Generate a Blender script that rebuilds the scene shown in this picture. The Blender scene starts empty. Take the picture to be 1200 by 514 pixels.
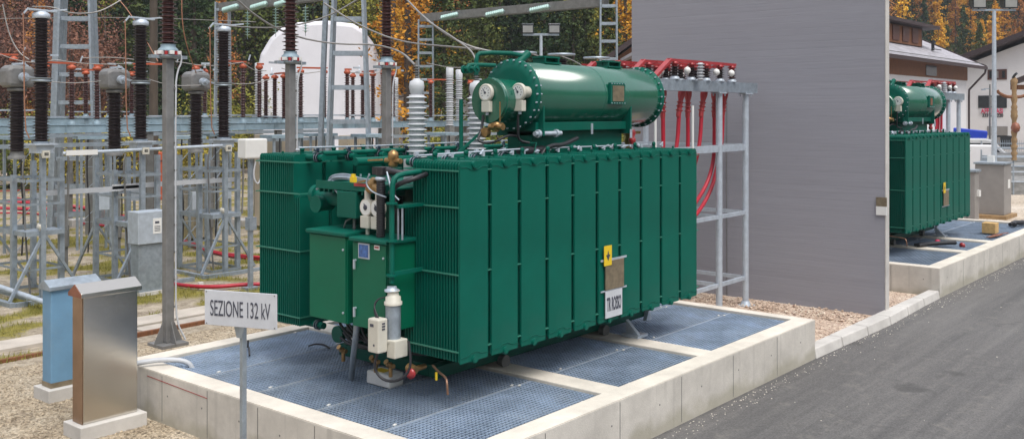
import bpy, bmesh, math, random
from mathutils import Vector, Matrix, noise
random.seed(7)
PI = math.pi
R = math.radians
sc = bpy.context.scene
C = bpy.data.collections.new('substation'); sc.collection.children.link(C)

# ---------------------------------------------------------------- camera frame
F, HY, H = 1134.0, 131.0, 3.6
YAW = math.atan((1549 - 600) / F)
fw = Vector((math.cos(YAW), math.sin(YAW), 0)); rt = Vector((math.sin(YAW), -math.cos(YAW), 0))
def AT(px, d, z=0.0):                       # world point at a bearing and a real distance
    v = fw * d + rt * ((px - 600) / F * d)
    return Vector((v.x, v.y, z))
def DEP(x, y): return x * fw.x + y * fw.y

# ---------------------------------------------------------------- materials
def srgb(r, g, b):
    f = lambda c: ((c / 255 + .055) / 1.055) ** 2.4 if c > 10 else c / 255 / 12.92
    return (f(r), f(g), f(b), 1)
def newmat(name):
    m = bpy.data.materials.new(name); m.use_nodes = True
    nt = m.node_tree; b = nt.nodes['Principled BSDF']
    return m, nt, b
def paint(name, col, rough=.45, metal=0.0, var=.15, scale=4, bump=0.0, coat=0.0, spec=.5, stretch=(1, 1, 1), dirt=None, dirtamt=.5, bscale=None):
    m, nt, b = newmat(name)
    N = nt.nodes; Lk = nt.links
    tc = N.new('ShaderNodeTexCoord'); mp = N.new('ShaderNodeMapping'); mp.inputs['Scale'].default_value = stretch
    Lk.new(tc.outputs['Object'], mp.inputs['Vector'])
    nz = N.new('ShaderNodeTexNoise'); nz.inputs['Scale'].default_value = scale; nz.inputs['Detail'].default_value = 8; nz.inputs['Roughness'].default_value = .65
    Lk.new(mp.outputs[0], nz.inputs['Vector'])
    cr = N.new('ShaderNodeValToRGB')
    lo = tuple(c * (1 - var) for c in col[:3]) + (1,); hi = tuple(min(1, c * (1 + var)) for c in col[:3]) + (1,)
    cr.color_ramp.elements[0].color = lo; cr.color_ramp.elements[1].color = hi
    cr.color_ramp.elements[0].position = .3; cr.color_ramp.elements[1].position = .7
    Lk.new(nz.outputs['Fac'], cr.inputs[0]); out = cr.outputs[0]
    if dirt:
        n2 = N.new('ShaderNodeTexNoise'); n2.inputs['Scale'].default_value = scale * .37; n2.inputs['Detail'].default_value = 10; n2.inputs['Roughness'].default_value = .75
        Lk.new(mp.outputs[0], n2.inputs['Vector'])
        r2 = N.new('ShaderNodeValToRGB'); r2.color_ramp.elements[0].position = .5; r2.color_ramp.elements[1].position = .72
        r2.color_ramp.elements[1].color = (dirtamt,) * 3 + (1,)
        Lk.new(n2.outputs['Fac'], r2.inputs[0])
        mx = N.new('ShaderNodeMixRGB'); mx.inputs[2].default_value = dirt
        Lk.new(r2.outputs[0], mx.inputs[0]); Lk.new(out, mx.inputs[1]); out = mx.outputs[0]
    Lk.new(out, b.inputs['Base Color'])
    b.inputs['Metallic'].default_value = metal; b.inputs['Specular IOR Level'].default_value = spec
    b.inputs['Coat Weight'].default_value = coat
    mr = N.new('ShaderNodeMapRange'); mr.inputs['To Min'].default_value = max(.02, rough - .08); mr.inputs['To Max'].default_value = min(1, rough + .1)
    Lk.new(nz.outputs['Fac'], mr.inputs['Value']); Lk.new(mr.outputs[0], b.inputs['Roughness'])
    if bump:
        nb = N.new('ShaderNodeTexNoise'); nb.inputs['Scale'].default_value = bscale or scale * 6; nb.inputs['Detail'].default_value = 6
        Lk.new(mp.outputs[0], nb.inputs['Vector'])
        bp = N.new('ShaderNodeBump'); bp.inputs['Strength'].default_value = bump; bp.inputs['Distance'].default_value = .02
        Lk.new(nb.outputs['Fac'], bp.inputs['Height']); Lk.new(bp.outputs[0], b.inputs['Normal'])
    return m
M = {}
M['green'] = paint('green_paint', (.0, .100, .070, 1), .45, var=.12, scale=1.6, spec=.2, coat=.0, dirt=(.03, .11, .085, 1), dirtamt=.35)
M['green_gloss'] = paint('green_gloss_paint', (.0, .105, .062, 1), .14, var=.06, scale=2, spec=.5, coat=1.0, dirt=(.01, .09, .06, 1), dirtamt=.3)
M['green_gloss'].node_tree.nodes['Principled BSDF'].inputs['Coat IOR'].default_value = 1.75
M['green_gloss'].node_tree.nodes['Principled BSDF'].inputs['Coat Roughness'].default_value = .24
M['green_cab'] = paint('green_cabinet_paint', (.0, .118, .062, 1), .4, var=.08, scale=2, spec=.3)
M['green_dark'] = paint('green_paint_tank', (.0, .085, .058, 1), .4, var=.15, scale=3, spec=.3)
M['tie'] = paint('light_green_strip', (.03, .19, .135, 1), .35, var=.08)  # strip green lightened to stand for the light the raised strips catch
M['galv'] = paint('galvanised_steel', (.33, .385, .44, 1), .48, .55, var=.22, scale=9, dirt=(.30, .32, .34, 1))
M['galv_light'] = paint('galvanised_pipe', (.47, .53, .60, 1), .45, .35, var=.15, scale=9)
M['galv_blue'] = paint('blue_grey_steel', (.25, .34, .40, 1), .55, .2, var=.2, scale=5, dirt=(.3, .33, .35, 1))
M['galv_dark'] = paint('weathered_steel', (.19, .19, .185, 1), .65, .25, var=.25, scale=5, bump=.15)
M['post'] = paint('grey_steel_post', (.215, .215, .215, 1), .55, .3, var=.22, scale=5, dirt=(.16, .15, .14, 1))
M['grate'] = paint('grating_steel', (.33, .42, .55, 1), .5, .25, var=.3, scale=2.2, dirt=(.5, .56, .62, 1))
_n = M['grate'].node_tree; _b = _n.nodes['Principled BSDF']; _l = _b.inputs['Base Color'].links[0].from_socket
_o = _n.nodes.new('ShaderNodeObjectInfo'); _h = _n.nodes.new('ShaderNodeHueSaturation'); _m = _n.nodes.new('ShaderNodeMapRange'); _m.inputs['To Min'].default_value = .8; _m.inputs['To Max'].default_value = 1.2
_n.links.new(_o.outputs['Random'], _m.inputs['Value']); _n.links.new(_m.outputs[0], _h.inputs['Value']); _n.links.new(_l, _h.inputs['Color']); _n.links.new(_h.outputs[0], _b.inputs['Base Color'])
M['white'] = paint('white_plastic', (.72, .72, .70, 1), .45, var=.06)
M['cream'] = paint('cream_plastic', (.55, .53, .46, 1), .45, var=.08)
M['beige'] = paint('beige_panel', (.50, .43, .33, 1), .6, var=.1)
M['black'] = paint('black_rubber', (.018, .018, .022, 1), .45, var=.2)
M['dark'] = paint('dark_glass', (.03, .035, .04, 1), .15, var=.2)
M['porc'] = paint('dark_brown_porcelain', (.020, .011, .013, 1), .3, var=.25, scale=2, coat=.1)
M['porc_red'] = paint('red_brown_porcelain', (.055, .016, .015, 1), .3, var=.25, scale=2, coat=.15)
M['silicone'] = paint('grey_silicone', (.50, .52, .55, 1), .5, var=.08)
M['orange'] = paint('orange_red_paint', (.42, .085, .035, 1), .5, var=.2, dirt=(.3, .1, .06, 1))
M['red'] = paint('red_paint', (.34, .028, .032, 1), .35, var=.2, coat=.2)
M['cable_red'] = paint('red_cable', (.40, .012, .03, 1), .4, var=.18)
M['brass'] = paint('brass', (.34, .21, .09, 1), .38, .75, var=.3, scale=20)
M['copper'] = paint('copper', (.26, .15, .10, 1), .4, .7, var=.3, scale=20)
M['yellow'] = paint('yellow_paint', (.75, .52, .02, 1), .45, var=.1)
M['bronzed'] = paint('warm_brown_steel', (.33, .22, .15, 1), .35, .8, var=.2, scale=3)  # brown reflection on the steel cabinet's left side, mixed into the colour
M['rust'] = paint('red_brown_metal', (.26, .10, .06, 1), .5, .2, var=.25, scale=5)
M['brownplate'] = paint('bronze_plate', (.27, .22, .15, 1), .4, .5, var=.3, scale=12)
M['blue_cab'] = paint('blue_cabinet_paint', (.145, .29, .44, 1), .55, var=.1, scale=3, dirt=(.22, .30, .36, 1))
M['blue'] = paint('blue_tarpaulin', (.01, .05, .50, 1), .6, var=.15)
M['bluelens'] = paint('blue_screen', (.03, .10, .30, 1), .15, var=.6, scale=30)
M['glass_disc'] = paint('pale_green_glass', (.40, .58, .55, 1), .12, var=.1)
M['wire'] = paint('aluminium_wire', (.30, .29, .28, 1), .5, .5, var=.1)
M['wire_copper'] = paint('copper_wire', (.38, .19, .12, 1), .5, .3, var=.15)
M['wood'] = paint('brown_timber', (.19, .075, .03, 1), .7, var=.35, scale=3, stretch=(6, 6, .6), bump=.2)
M['wood_light'] = paint('carved_timber', (.30, .19, .09, 1), .7, var=.35, scale=3, bump=.3)
M['osb'] = paint('pale_timber', (.55, .36, .15, 1), .8, var=.25, scale=14)
M['text'] = paint('dark_lettering', (.055, .06, .085, 1), .5, var=.1)
M['signwhite'] = paint('sign_enamel', (.56, .58, .62, 1), .4, var=.08, scale=5, dirt=(.45, .47, .5, 1))
M['plaster'] = paint('white_plaster', (.74, .73, .74, 1), .85, var=.04, scale=1, bump=.1)
M['plasterlow'] = paint('pink_lettering', (.62, .05, .12, 1), .6)
M['roofbrown'] = paint('dark_brown_fascia', (.045, .028, .03, 1), .6, var=.2)
M['frame'] = paint('brown_window_frame', (.10, .04, .03, 1), .5)
M['car'] = paint('white_car_paint', (.68, .69, .70, 1), .25, var=.02, coat=.6)
M['alu'] = paint('stainless_plain', (.6, .6, .58, 1), .3, .9, var=.05)
M['greybox'] = paint('grey_cabinet_paint', (.27, .255, .245, 1), .5, .1, var=.1, scale=3)
M['bark'] = paint('bark', (.075, .058, .045, 1), .9, var=.4, scale=5, stretch=(1, 1, .25), bump=.5)
M['stonewall'] = paint('stone_blocks', (.24, .24, .235, 1), .9, var=.45, scale=2.2, bump=.6, stretch=(1, 1, 2.2))

def concrete(name, base, drip=True, stain=(.27, .25, .17, 1), zrange=None):
    m, nt, b = newmat(name); N = nt.nodes; Lk = nt.links
    tc = N.new('ShaderNodeTexCoord')
    n1 = N.new('ShaderNodeTexNoise'); n1.inputs['Scale'].default_value = 1.6; n1.inputs['Detail'].default_value = 12; n1.inputs['Roughness'].default_value = .7
    Lk.new(tc.outputs['Object'], n1.inputs['Vector'])
    r1 = N.new('ShaderNodeValToRGB'); r1.color_ramp.elements[0].position = .35; r1.color_ramp.elements[1].position = .68
    r1.color_ramp.elements[0].color = tuple(c * .80 for c in base) + (1,); r1.color_ramp.elements[1].color = tuple(min(1, c * 1.12) for c in base) + (1,)
    Lk.new(n1.outputs['Fac'], r1.inputs[0]); out = r1.outputs[0]
    if drip:                                                        # run-off streaks down the face
        mp = N.new('ShaderNodeMapping'); mp.inputs['Scale'].default_value = (7, 7, .35); Lk.new(tc.outputs['Object'], mp.inputs['Vector'])
        n2 = N.new('ShaderNodeTexNoise'); n2.inputs['Scale'].default_value = 1.2; n2.inputs['Detail'].default_value = 6; Lk.new(mp.outputs[0], n2.inputs['Vector'])
        r2 = N.new('ShaderNodeValToRGB'); r2.color_ramp.elements[0].position = .56; r2.color_ramp.elements[1].position = .72; r2.color_ramp.elements[1].color = (.4, .4, .4, 1)
        Lk.new(n2.outputs['Fac'], r2.inputs[0])
        mx = N.new('ShaderNodeMixRGB'); mx.inputs[2].default_value = tuple(c * .55 for c in base) + (1,)
        Lk.new(r2.outputs[0], mx.inputs[0]); Lk.new(out, mx.inputs[1]); out = mx.outputs[0]
    if zrange:                                                      # algae and splash dirt on the lowest part of the wall
        sp = N.new('ShaderNodeSeparateXYZ'); Lk.new(tc.outputs['Object'], sp.inputs[0])
        n3 = N.new('ShaderNodeTexNoise'); n3.inputs['Scale'].default_value = 2.4; n3.inputs['Detail'].default_value = 9; Lk.new(tc.outputs['Object'], n3.inputs['Vector'])
        ad = N.new('ShaderNodeMath'); ad.operation = 'MULTIPLY_ADD'; ad.inputs[1].default_value = -.55; Lk.new(n3.outputs['Fac'], ad.inputs[0]); Lk.new(sp.outputs[2], ad.inputs[2])
        mr = N.new('ShaderNodeMapRange'); mr.inputs['From Min'].default_value = zrange[0] - .22; mr.inputs['From Max'].default_value = zrange[1] - .22; mr.inputs['To Min'].default_value = .5; mr.inputs['To Max'].default_value = 0
        Lk.new(ad.outputs[0], mr.inputs['Value'])
        mx = N.new('ShaderNodeMixRGB'); mx.inputs[2].default_value = stain
        Lk.new(mr.outputs[0], mx.inputs[0]); Lk.new(out, mx.inputs[1]); out = mx.outputs[0]
    Lk.new(out, b.inputs['Base Color']); b.inputs['Roughness'].default_value = .85
    n4 = N.new('ShaderNodeTexNoise'); n4.inputs['Scale'].default_value = 60; n4.inputs['Detail'].default_value = 5; Lk.new(tc.outputs['Object'], n4.inputs['Vector'])
    bp = N.new('ShaderNodeBump'); bp.inputs['Strength'].default_value = .25; bp.inputs['Distance'].default_value = .01
    Lk.new(n4.outputs['Fac'], bp.inputs['Height']); Lk.new(bp.outputs[0], b.inputs['Normal'])
    return m
M['conc'] = concrete('pale_concrete', (.58, .55, .50), True, zrange=(.02, .16))
M['conc_top'] = concrete('cream_concrete_top', (.70, .65, .57), False)
M['conc_kerb'] = concrete('kerb_concrete', (.56, .54, .51), False)
M['conc_path'] = concrete('path_concrete', (.50, .45, .39), False)
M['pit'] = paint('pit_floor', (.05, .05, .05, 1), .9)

def ground_mat(name, cols, scale, bump, speck=None):
    m, nt, b = newmat(name); N = nt.nodes; Lk = nt.links
    tc = N.new('ShaderNodeTexCoord')
    n1 = N.new('ShaderNodeTexNoise'); n1.inputs['Scale'].default_value = scale; n1.inputs['Detail'].default_value = 12; n1.inputs['Roughness'].default_value = .72
    Lk.new(tc.outputs['Object'], n1.inputs['Vector'])
    r = N.new('ShaderNodeValToRGB'); el = r.color_ramp.elements
    el[0].position = .34; el[1].position = .68; el[0].color = cols[0]; el[1].color = cols[-1]
    if len(cols) == 3: e = el.new(.5); e.color = cols[1]
    Lk.new(n1.outputs['Fac'], r.inputs[0])
    v = N.new('ShaderNodeTexVoronoi'); v.inputs['Scale'].default_value = speck or 45; Lk.new(tc.outputs['Object'], v.inputs['Vector'])
    hs = N.new('ShaderNodeMixRGB'); hs.blend_type = 'OVERLAY'; hs.inputs[0].default_value = .55
    bw = N.new('ShaderNodeRGBToBW'); Lk.new(v.outputs['Color'], bw.inputs[0])
    Lk.new(r.outputs[0], hs.inputs[1]); Lk.new(bw.outputs[0], hs.inputs[2])
    Lk.new(hs.outputs[0], b.inputs['Base Color']); b.inputs['Roughness'].default_value = .92; b.inputs['Specular IOR Level'].default_value = .2
    bp = N.new('ShaderNodeBump'); bp.inputs['Strength'].default_value = bump; bp.inputs['Distance'].default_value = .03
    Lk.new(v.outputs['Distance'], bp.inputs['Height']); Lk.new(bp.outputs[0], b.inputs['Normal'])
    return m
M['gravel'] = ground_mat('sandy_gravel', [(.26, .205, .145, 1), (.40, .33, .24, 1), (.52, .45, .35, 1)], 1.3, .8, 38)
M['gravel_red'] = ground_mat('pinkish_gravel', [(.42, .31, .24, 1), (.55, .43, .34, 1), (.64, .54, .45, 1)], 1.6, .8, 30)
M['sand'] = ground_mat('pale_sand_ground', [(.36, .30, .23, 1), (.5, .43, .35, 1), (.58, .52, .45, 1)], .5, .4, 30)
M['farwood'] = ground_mat('distant_wooded_slope', [(.02, .03, .012, 1), (.05, .05, .02, 1), (.12, .07, .02, 1)], .06, .6, .25)
M['forestfloor'] = ground_mat('forest_floor', [(.03, .025, .012, 1), (.06, .05, .02, 1), (.10, .07, .03, 1)], .1, .5, 2)
# asphalt: fine grain, old patches, polished wheel lanes and oil stains
m, nt, b = newmat('asphalt'); N = nt.nodes; Lk = nt.links
tc = N.new('ShaderNodeTexCoord')
mp = N.new('ShaderNodeMapping'); mp.inputs['Scale'].default_value = (.10, 2.2, 1); Lk.new(tc.outputs['Object'], mp.inputs['Vector'])
n1 = N.new('ShaderNodeTexNoise'); n1.inputs['Scale'].default_value = 1.3; n1.inputs['Detail'].default_value = 10; n1.inputs['Roughness'].default_value = .7; Lk.new(mp.outputs[0], n1.inputs['Vector'])
r = N.new('ShaderNodeValToRGB'); el = r.color_ramp.elements; el[0].position = .3; el[1].position = .75
el[0].color = (.078, .076, .076, 1); el[1].color = (.165, .158, .152, 1); Lk.new(n1.outputs['Fac'], r.inputs[0])
n5 = N.new('ShaderNodeTexNoise'); n5.inputs['Scale'].default_value = 55; n5.inputs['Detail'].default_value = 4; Lk.new(tc.outputs['Object'], n5.inputs['Vector'])
ov = N.new('ShaderNodeMixRGB'); ov.blend_type = 'OVERLAY'; ov.inputs[0].default_value = .8; Lk.new(r.outputs[0], ov.inputs[1]); Lk.new(n5.outputs['Fac'], ov.inputs[2])
n6 = N.new('ShaderNodeTexNoise'); n6.inputs['Scale'].default_value = 2.6; n6.inputs['Detail'].default_value = 12; n6.inputs['Roughness'].default_value = .8; Lk.new(tc.outputs['Object'], n6.inputs['Vector'])
r6 = N.new('ShaderNodeValToRGB'); r6.color_ramp.elements[0].position = .54; r6.color_ramp.elements[1].position = .66; r6.color_ramp.elements[1].color = (.7, .7, .7, 1); Lk.new(n6.outputs['Fac'], r6.inputs[0])
mx = N.new('ShaderNodeMixRGB'); mx.inputs[2].default_value = (.20, .188, .17, 1); Lk.new(r6.outputs[0], mx.inputs[0]); Lk.new(ov.outputs[0], mx.inputs[1])
# sealed cracks, oil spots and a few darker repair patches
vc = N.new('ShaderNodeTexVoronoi'); vc.feature = 'DISTANCE_TO_EDGE'; vc.inputs['Scale'].default_value = .28; dn = N.new('ShaderNodeTexNoise'); dn.inputs['Scale'].default_value = 1.5; dn.inputs['Detail'].default_value = 6
Lk.new(tc.outputs['Object'], dn.inputs['Vector']); dm = N.new('ShaderNodeMixRGB'); dm.inputs[0].default_value = .25; Lk.new(tc.outputs['Object'], dm.inputs[1]); Lk.new(dn.outputs['Color'], dm.inputs[2]); Lk.new(dm.outputs[0], vc.inputs['Vector'])
cc = N.new('ShaderNodeMapRange'); cc.inputs['From Min'].default_value = .002; cc.inputs['From Max'].default_value = .006; cc.inputs['To Min'].default_value = .18; cc.inputs['To Max'].default_value = 0; Lk.new(vc.outputs['Distance'], cc.inputs['Value'])
sn = N.new('ShaderNodeTexNoise'); sn.inputs['Scale'].default_value = 1.1; sn.inputs['Detail'].default_value = 3; Lk.new(tc.outputs['Object'], sn.inputs['Vector'])
sr = N.new('ShaderNodeMapRange'); sr.inputs['From Min'].default_value = .64; sr.inputs['From Max'].default_value = .70; sr.inputs['To Max'].default_value = .45; Lk.new(sn.outputs['Fac'], sr.inputs['Value'])
mxx = N.new('ShaderNodeMath'); mxx.operation = 'MAXIMUM'; Lk.new(cc.outputs[0], mxx.inputs[0]); Lk.new(sr.outputs[0], mxx.inputs[1])
md = N.new('ShaderNodeMixRGB'); md.inputs[2].default_value = (.035, .034, .034, 1); Lk.new(mxx.outputs[0], md.inputs[0]); Lk.new(mx.outputs[0], md.inputs[1])
Lk.new(md.outputs[0], b.inputs['Base Color']); b.inputs['Roughness'].default_value = .8
bp = N.new('ShaderNodeBump'); bp.inputs['Strength'].default_value = .5; bp.inputs['Distance'].default_value = .01; Lk.new(n5.outputs['Fac'], bp.inputs['Height']); Lk.new(bp.outputs[0], b.inputs['Normal'])
M['asphalt'] = m
# yard ground: 'grass' attribute blends gravel and moss
m, nt, b = newmat('yard_ground'); N = nt.nodes; Lk = nt.links
tc = N.new('ShaderNodeTexCoord'); atr = N.new('ShaderNodeAttribute'); atr.attribute_name = 'grass'
n1 = N.new('ShaderNodeTexNoise'); n1.inputs['Scale'].default_value = 3.2; n1.inputs['Detail'].default_value = 12; n1.inputs['Roughness'].default_value = .85; Lk.new(tc.outputs['Object'], n1.inputs['Vector'])
ra = N.new('ShaderNodeValToRGB'); ra.color_ramp.elements[0].position = .35; ra.color_ramp.elements[1].position = .65; ra.color_ramp.elements[0].color = (.13, .10, .065, 1); ra.color_ramp.elements[1].color = (.58, .50, .39, 1)
rb = N.new('ShaderNodeValToRGB'); rb.color_ramp.elements[0].position = .35; rb.color_ramp.elements[1].position = .65; rb.color_ramp.elements[0].color = (.055, .06, .008, 1); rb.color_ramp.elements[1].color = (.34, .28, .05, 1)
Lk.new(n1.outputs['Fac'], ra.inputs[0]); Lk.new(n1.outputs['Fac'], rb.inputs[0])
ad = N.new('ShaderNodeMath'); ad.operation = 'ADD'; Lk.new(atr.outputs['Fac'], ad.inputs[0]); Lk.new(n1.outputs['Fac'], ad.inputs[1])
mr = N.new('ShaderNodeMapRange'); mr.inputs['From Min'].default_value = .85; mr.inputs['From Max'].default_value = 1.1; Lk.new(ad.outputs[0], mr.inputs['Value'])
mx = N.new('ShaderNodeMixRGB'); Lk.new(mr.outputs[0], mx.inputs[0]); Lk.new(ra.outputs[0], mx.inputs[1]); Lk.new(rb.outputs[0], mx.inputs[2])
Lk.new(mx.outputs[0], b.inputs['Base Color']); b.inputs['Roughness'].default_value = .95
v = N.new('ShaderNodeTexVoronoi'); v.inputs['Scale'].default_value = 22; Lk.new(tc.outputs['Object'], v.inputs['Vector'])
bp = N.new('ShaderNodeBump'); bp.inputs['Strength'].default_value = .9; bp.inputs['Distance'].default_value = .04; Lk.new(v.outputs['Distance'], bp.inputs['Height']); Lk.new(bp.outputs[0], b.inputs['Normal'])
M['yard'] = m
# board-marked grey wall
m, nt, b = newmat('board_marked_wall'); N = nt.nodes; Lk = nt.links
tc = N.new('ShaderNodeTexCoord'); sp = N.new('ShaderNodeSeparateXYZ'); Lk.new(tc.outputs['Object'], sp.inputs[0])
mm = N.new('ShaderNodeMath'); mm.operation = 'MULTIPLY'; mm.inputs[1].default_value = 1 / .125; Lk.new(sp.outputs[2], mm.inputs[0])
fr = N.new('ShaderNodeMath'); fr.operation = 'FRACT'; Lk.new(mm.outputs[0], fr.inputs[0])
fl = N.new('ShaderNodeMath'); fl.operation = 'FLOOR'; Lk.new(mm.outputs[0], fl.inputs[0])
wn = N.new('ShaderNodeTexWhiteNoise'); wn.noise_dimensions = '1D'; Lk.new(fl.outputs[0], wn.inputs['W'])
mp = N.new('ShaderNodeMapping'); mp.inputs['Scale'].default_value = (1, .6, 14); Lk.new(tc.outputs['Object'], mp.inputs['Vector'])
n1 = N.new('ShaderNodeTexNoise'); n1.inputs['Scale'].default_value = 1.6; n1.inputs['Detail'].default_value = 10; n1.inputs['Roughness'].default_value = .7; Lk.new(mp.outputs[0], n1.inputs['Vector'])
r = N.new('ShaderNodeValToRGB'); r.color_ramp.elements[0].position = .3; r.color_ramp.elements[1].position = .7
r.color_ramp.elements[0].color = (.272, .272, .306, 1); r.color_ramp.elements[1].color = (.300, .300, .336, 1); Lk.new(n1.outputs['Fac'], r.inputs[0])
mrw = N.new('ShaderNodeMapRange'); mrw.inputs['To Min'].default_value = .975; mrw.inputs['To Max'].default_value = 1.015; Lk.new(wn.outputs['Value'], mrw.inputs['Value'])
mu = N.new('ShaderNodeMixRGB'); mu.blend_type = 'MULTIPLY'; mu.inputs[0].default_value = 1; Lk.new(r.outputs[0], mu.inputs[1]); Lk.new(mrw.outputs[0], mu.inputs[2])
Lk.new(mu.outputs[0], b.inputs['Base Color']); b.inputs['Roughness'].default_value = .7
gt = N.new('ShaderNodeMath'); gt.operation = 'GREATER_THAN'; gt.inputs[1].default_value = .09; Lk.new(fr.outputs[0], gt.inputs[0])
ad = N.new('ShaderNodeMath'); ad.operation = 'MULTIPLY_ADD'; ad.inputs[1].default_value = .5; Lk.new(n1.outputs['Fac'], ad.inputs[0]); Lk.new(gt.outputs[0], ad.inputs[2])
bp = N.new('ShaderNodeBump'); bp.inputs['Strength'].default_value = .6; bp.inputs['Distance'].default_value = .012; Lk.new(ad.outputs[0], bp.inputs['Height']); Lk.new(bp.outputs[0], b.inputs['Normal'])
M['wall'] = m
# brushed stainless with soft warm/cool blotches in its roughness
m, nt, b = newmat('brushed_stainless'); N = nt.nodes; Lk = nt.links
tc = N.new('ShaderNodeTexCoord'); mp = N.new('ShaderNodeMapping'); mp.inputs['Scale'].default_value = (1, 1, 60); Lk.new(tc.outputs['Object'], mp.inputs['Vector'])
n1 = N.new('ShaderNodeTexNoise'); n1.inputs['Scale'].default_value = 5; n1.inputs['Detail'].default_value = 5; Lk.new(mp.outputs[0], n1.inputs['Vector'])
bp = N.new('ShaderNodeBump'); bp.inputs['Strength'].default_value = .12; bp.inputs['Distance'].default_value = .003; Lk.new(n1.outputs['Fac'], bp.inputs['Height']); Lk.new(bp.outputs[0], b.inputs['Normal'])
n2 = N.new('ShaderNodeTexNoise'); n2.inputs['Scale'].default_value = 1.8; n2.inputs['Detail'].default_value = 4; Lk.new(tc.outputs['Object'], n2.inputs['Vector'])
mr = N.new('ShaderNodeMapRange'); mr.inputs['To Min'].default_value = .16; mr.inputs['To Max'].default_value = .26; Lk.new(n2.outputs['Fac'], mr.inputs['Value']); Lk.new(mr.outputs[0], b.inputs['Roughness'])
b.inputs['Base Color'].default_value = (.64, .61, .56, 1); b.inputs['Metallic'].default_value = 1
M['stainless'] = m
# slate / tile roof
M['roof'] = paint('weathered_roof_tiles', (.34, .33, .36, 1), .75, var=.3, scale=1.2, stretch=(1, 3, 1), bump=.5, bscale=6)
M['tent'] = paint('white_fabric', (.70, .70, .76, 1), .6, var=.05, scale=.6, dirt=(.55, .55, .6, 1), dirtamt=.6)
# foliage: colour shifts per tree and in patches of its own pigment
def leafmat(name, a, bcol, c=None):
    m, nt, b = newmat(name); N = nt.nodes; Lk = nt.links
    tc = N.new('ShaderNodeTexCoord'); oi = N.new('ShaderNodeObjectInfo')
    n1 = N.new('ShaderNodeTexNoise'); n1.inputs['Scale'].default_value = 1.1; n1.inputs['Detail'].default_value = 6; n1.inputs['Roughness'].default_value = .7; Lk.new(tc.outputs['Object'], n1.inputs['Vector'])
    ad = N.new('ShaderNodeMath'); ad.operation = 'MULTIPLY_ADD'; ad.inputs[1].default_value = .55; Lk.new(oi.outputs['Random'], ad.inputs[0]); Lk.new(n1.outputs['Fac'], ad.inputs[2])
    r = N.new('ShaderNodeValToRGB'); el = r.color_ramp.elements; el[0].position = .45; el[1].position = 1.0; el[0].color = a; el[1].color = bcol
    if c: e = el.new(.72); e.color = c
    Lk.new(ad.outputs[0], r.inputs[0]); Lk.new(r.outputs[0], b.inputs['Base Color'])
    b.inputs['Roughness'].default_value = .75; b.inputs['Specular IOR Level'].default_value = .25
    return m
M['l_spruce'] = leafmat('spruce_needles', (.014, .032, .014, 1), (.085, .11, .028, 1), (.032, .062, .022, 1))
M['l_larch'] = leafmat('golden_larch_needles', (.42, .17, .02, 1), (.80, .48, .05, 1), (.62, .30, .03, 1))
M['l_orange'] = leafmat('rusty_larch_needles', (.22, .085, .03, 1), (.55, .25, .07, 1), (.38, .155, .045, 1))
M['l_brown'] = leafmat('russet_leaves', (.08, .038, .030, 1), (.32, .15, .095, 1), (.17, .08, .055, 1))
M['l_olive'] = leafmat('olive_leaves', (.05, .075, .014, 1), (.34, .31, .05, 1), (.15, .17, .03, 1))
M['l_hedge'] = leafmat('yellowing_leaves', (.09, .12, .02, 1), (.42, .34, .06, 1), (.23, .23, .04, 1))
M['l_grass'] = leafmat('grass_blades', (.10, .12, .02, 1), (.34, .30, .09, 1), (.20, .20, .04, 1))

# ---------------------------------------------------------------- mesh builder
def basis(d):
    d = d.normalized(); up = Vector((0, 0, 1)) if abs(d.z) < .95 else Vector((1, 0, 0))
    a = d.cross(up).normalized(); return a, a.cross(d).normalized()
WORLD = set()
SPLIT = {'breather_lead', 'jacking_bracket', 'flanged_coupling', 'diagonal_brace', 'signal_lead', 'support_strut', 'bracket', 'flexible_hose', 'black_hose', 'oil_pipe', 'vent_pipe', 'conduit', 'base_rail', 'chord', 'brass_valve', 'riser_pipe', 'door', 'contact', 'batten', 'fabric_seam', 'phase_bracket', 'bracket_rail', 'handle', 'box_mark', 'plate_rail', 'control_cables', 'foot_flange', 'cable_gland', 'brace', 'flange', 'saddle', 'sign_board', 'terminal', 'cross_frame', 'foot', 'relief_valve', 'rivet', 'formwork_joint', 'flange_bolt', 'arm', 'lifting_eye', 'clamp_block', 'clip', 'pressed_rim', 'breather_head', 'lock', 'wall', 'grille'}
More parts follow.
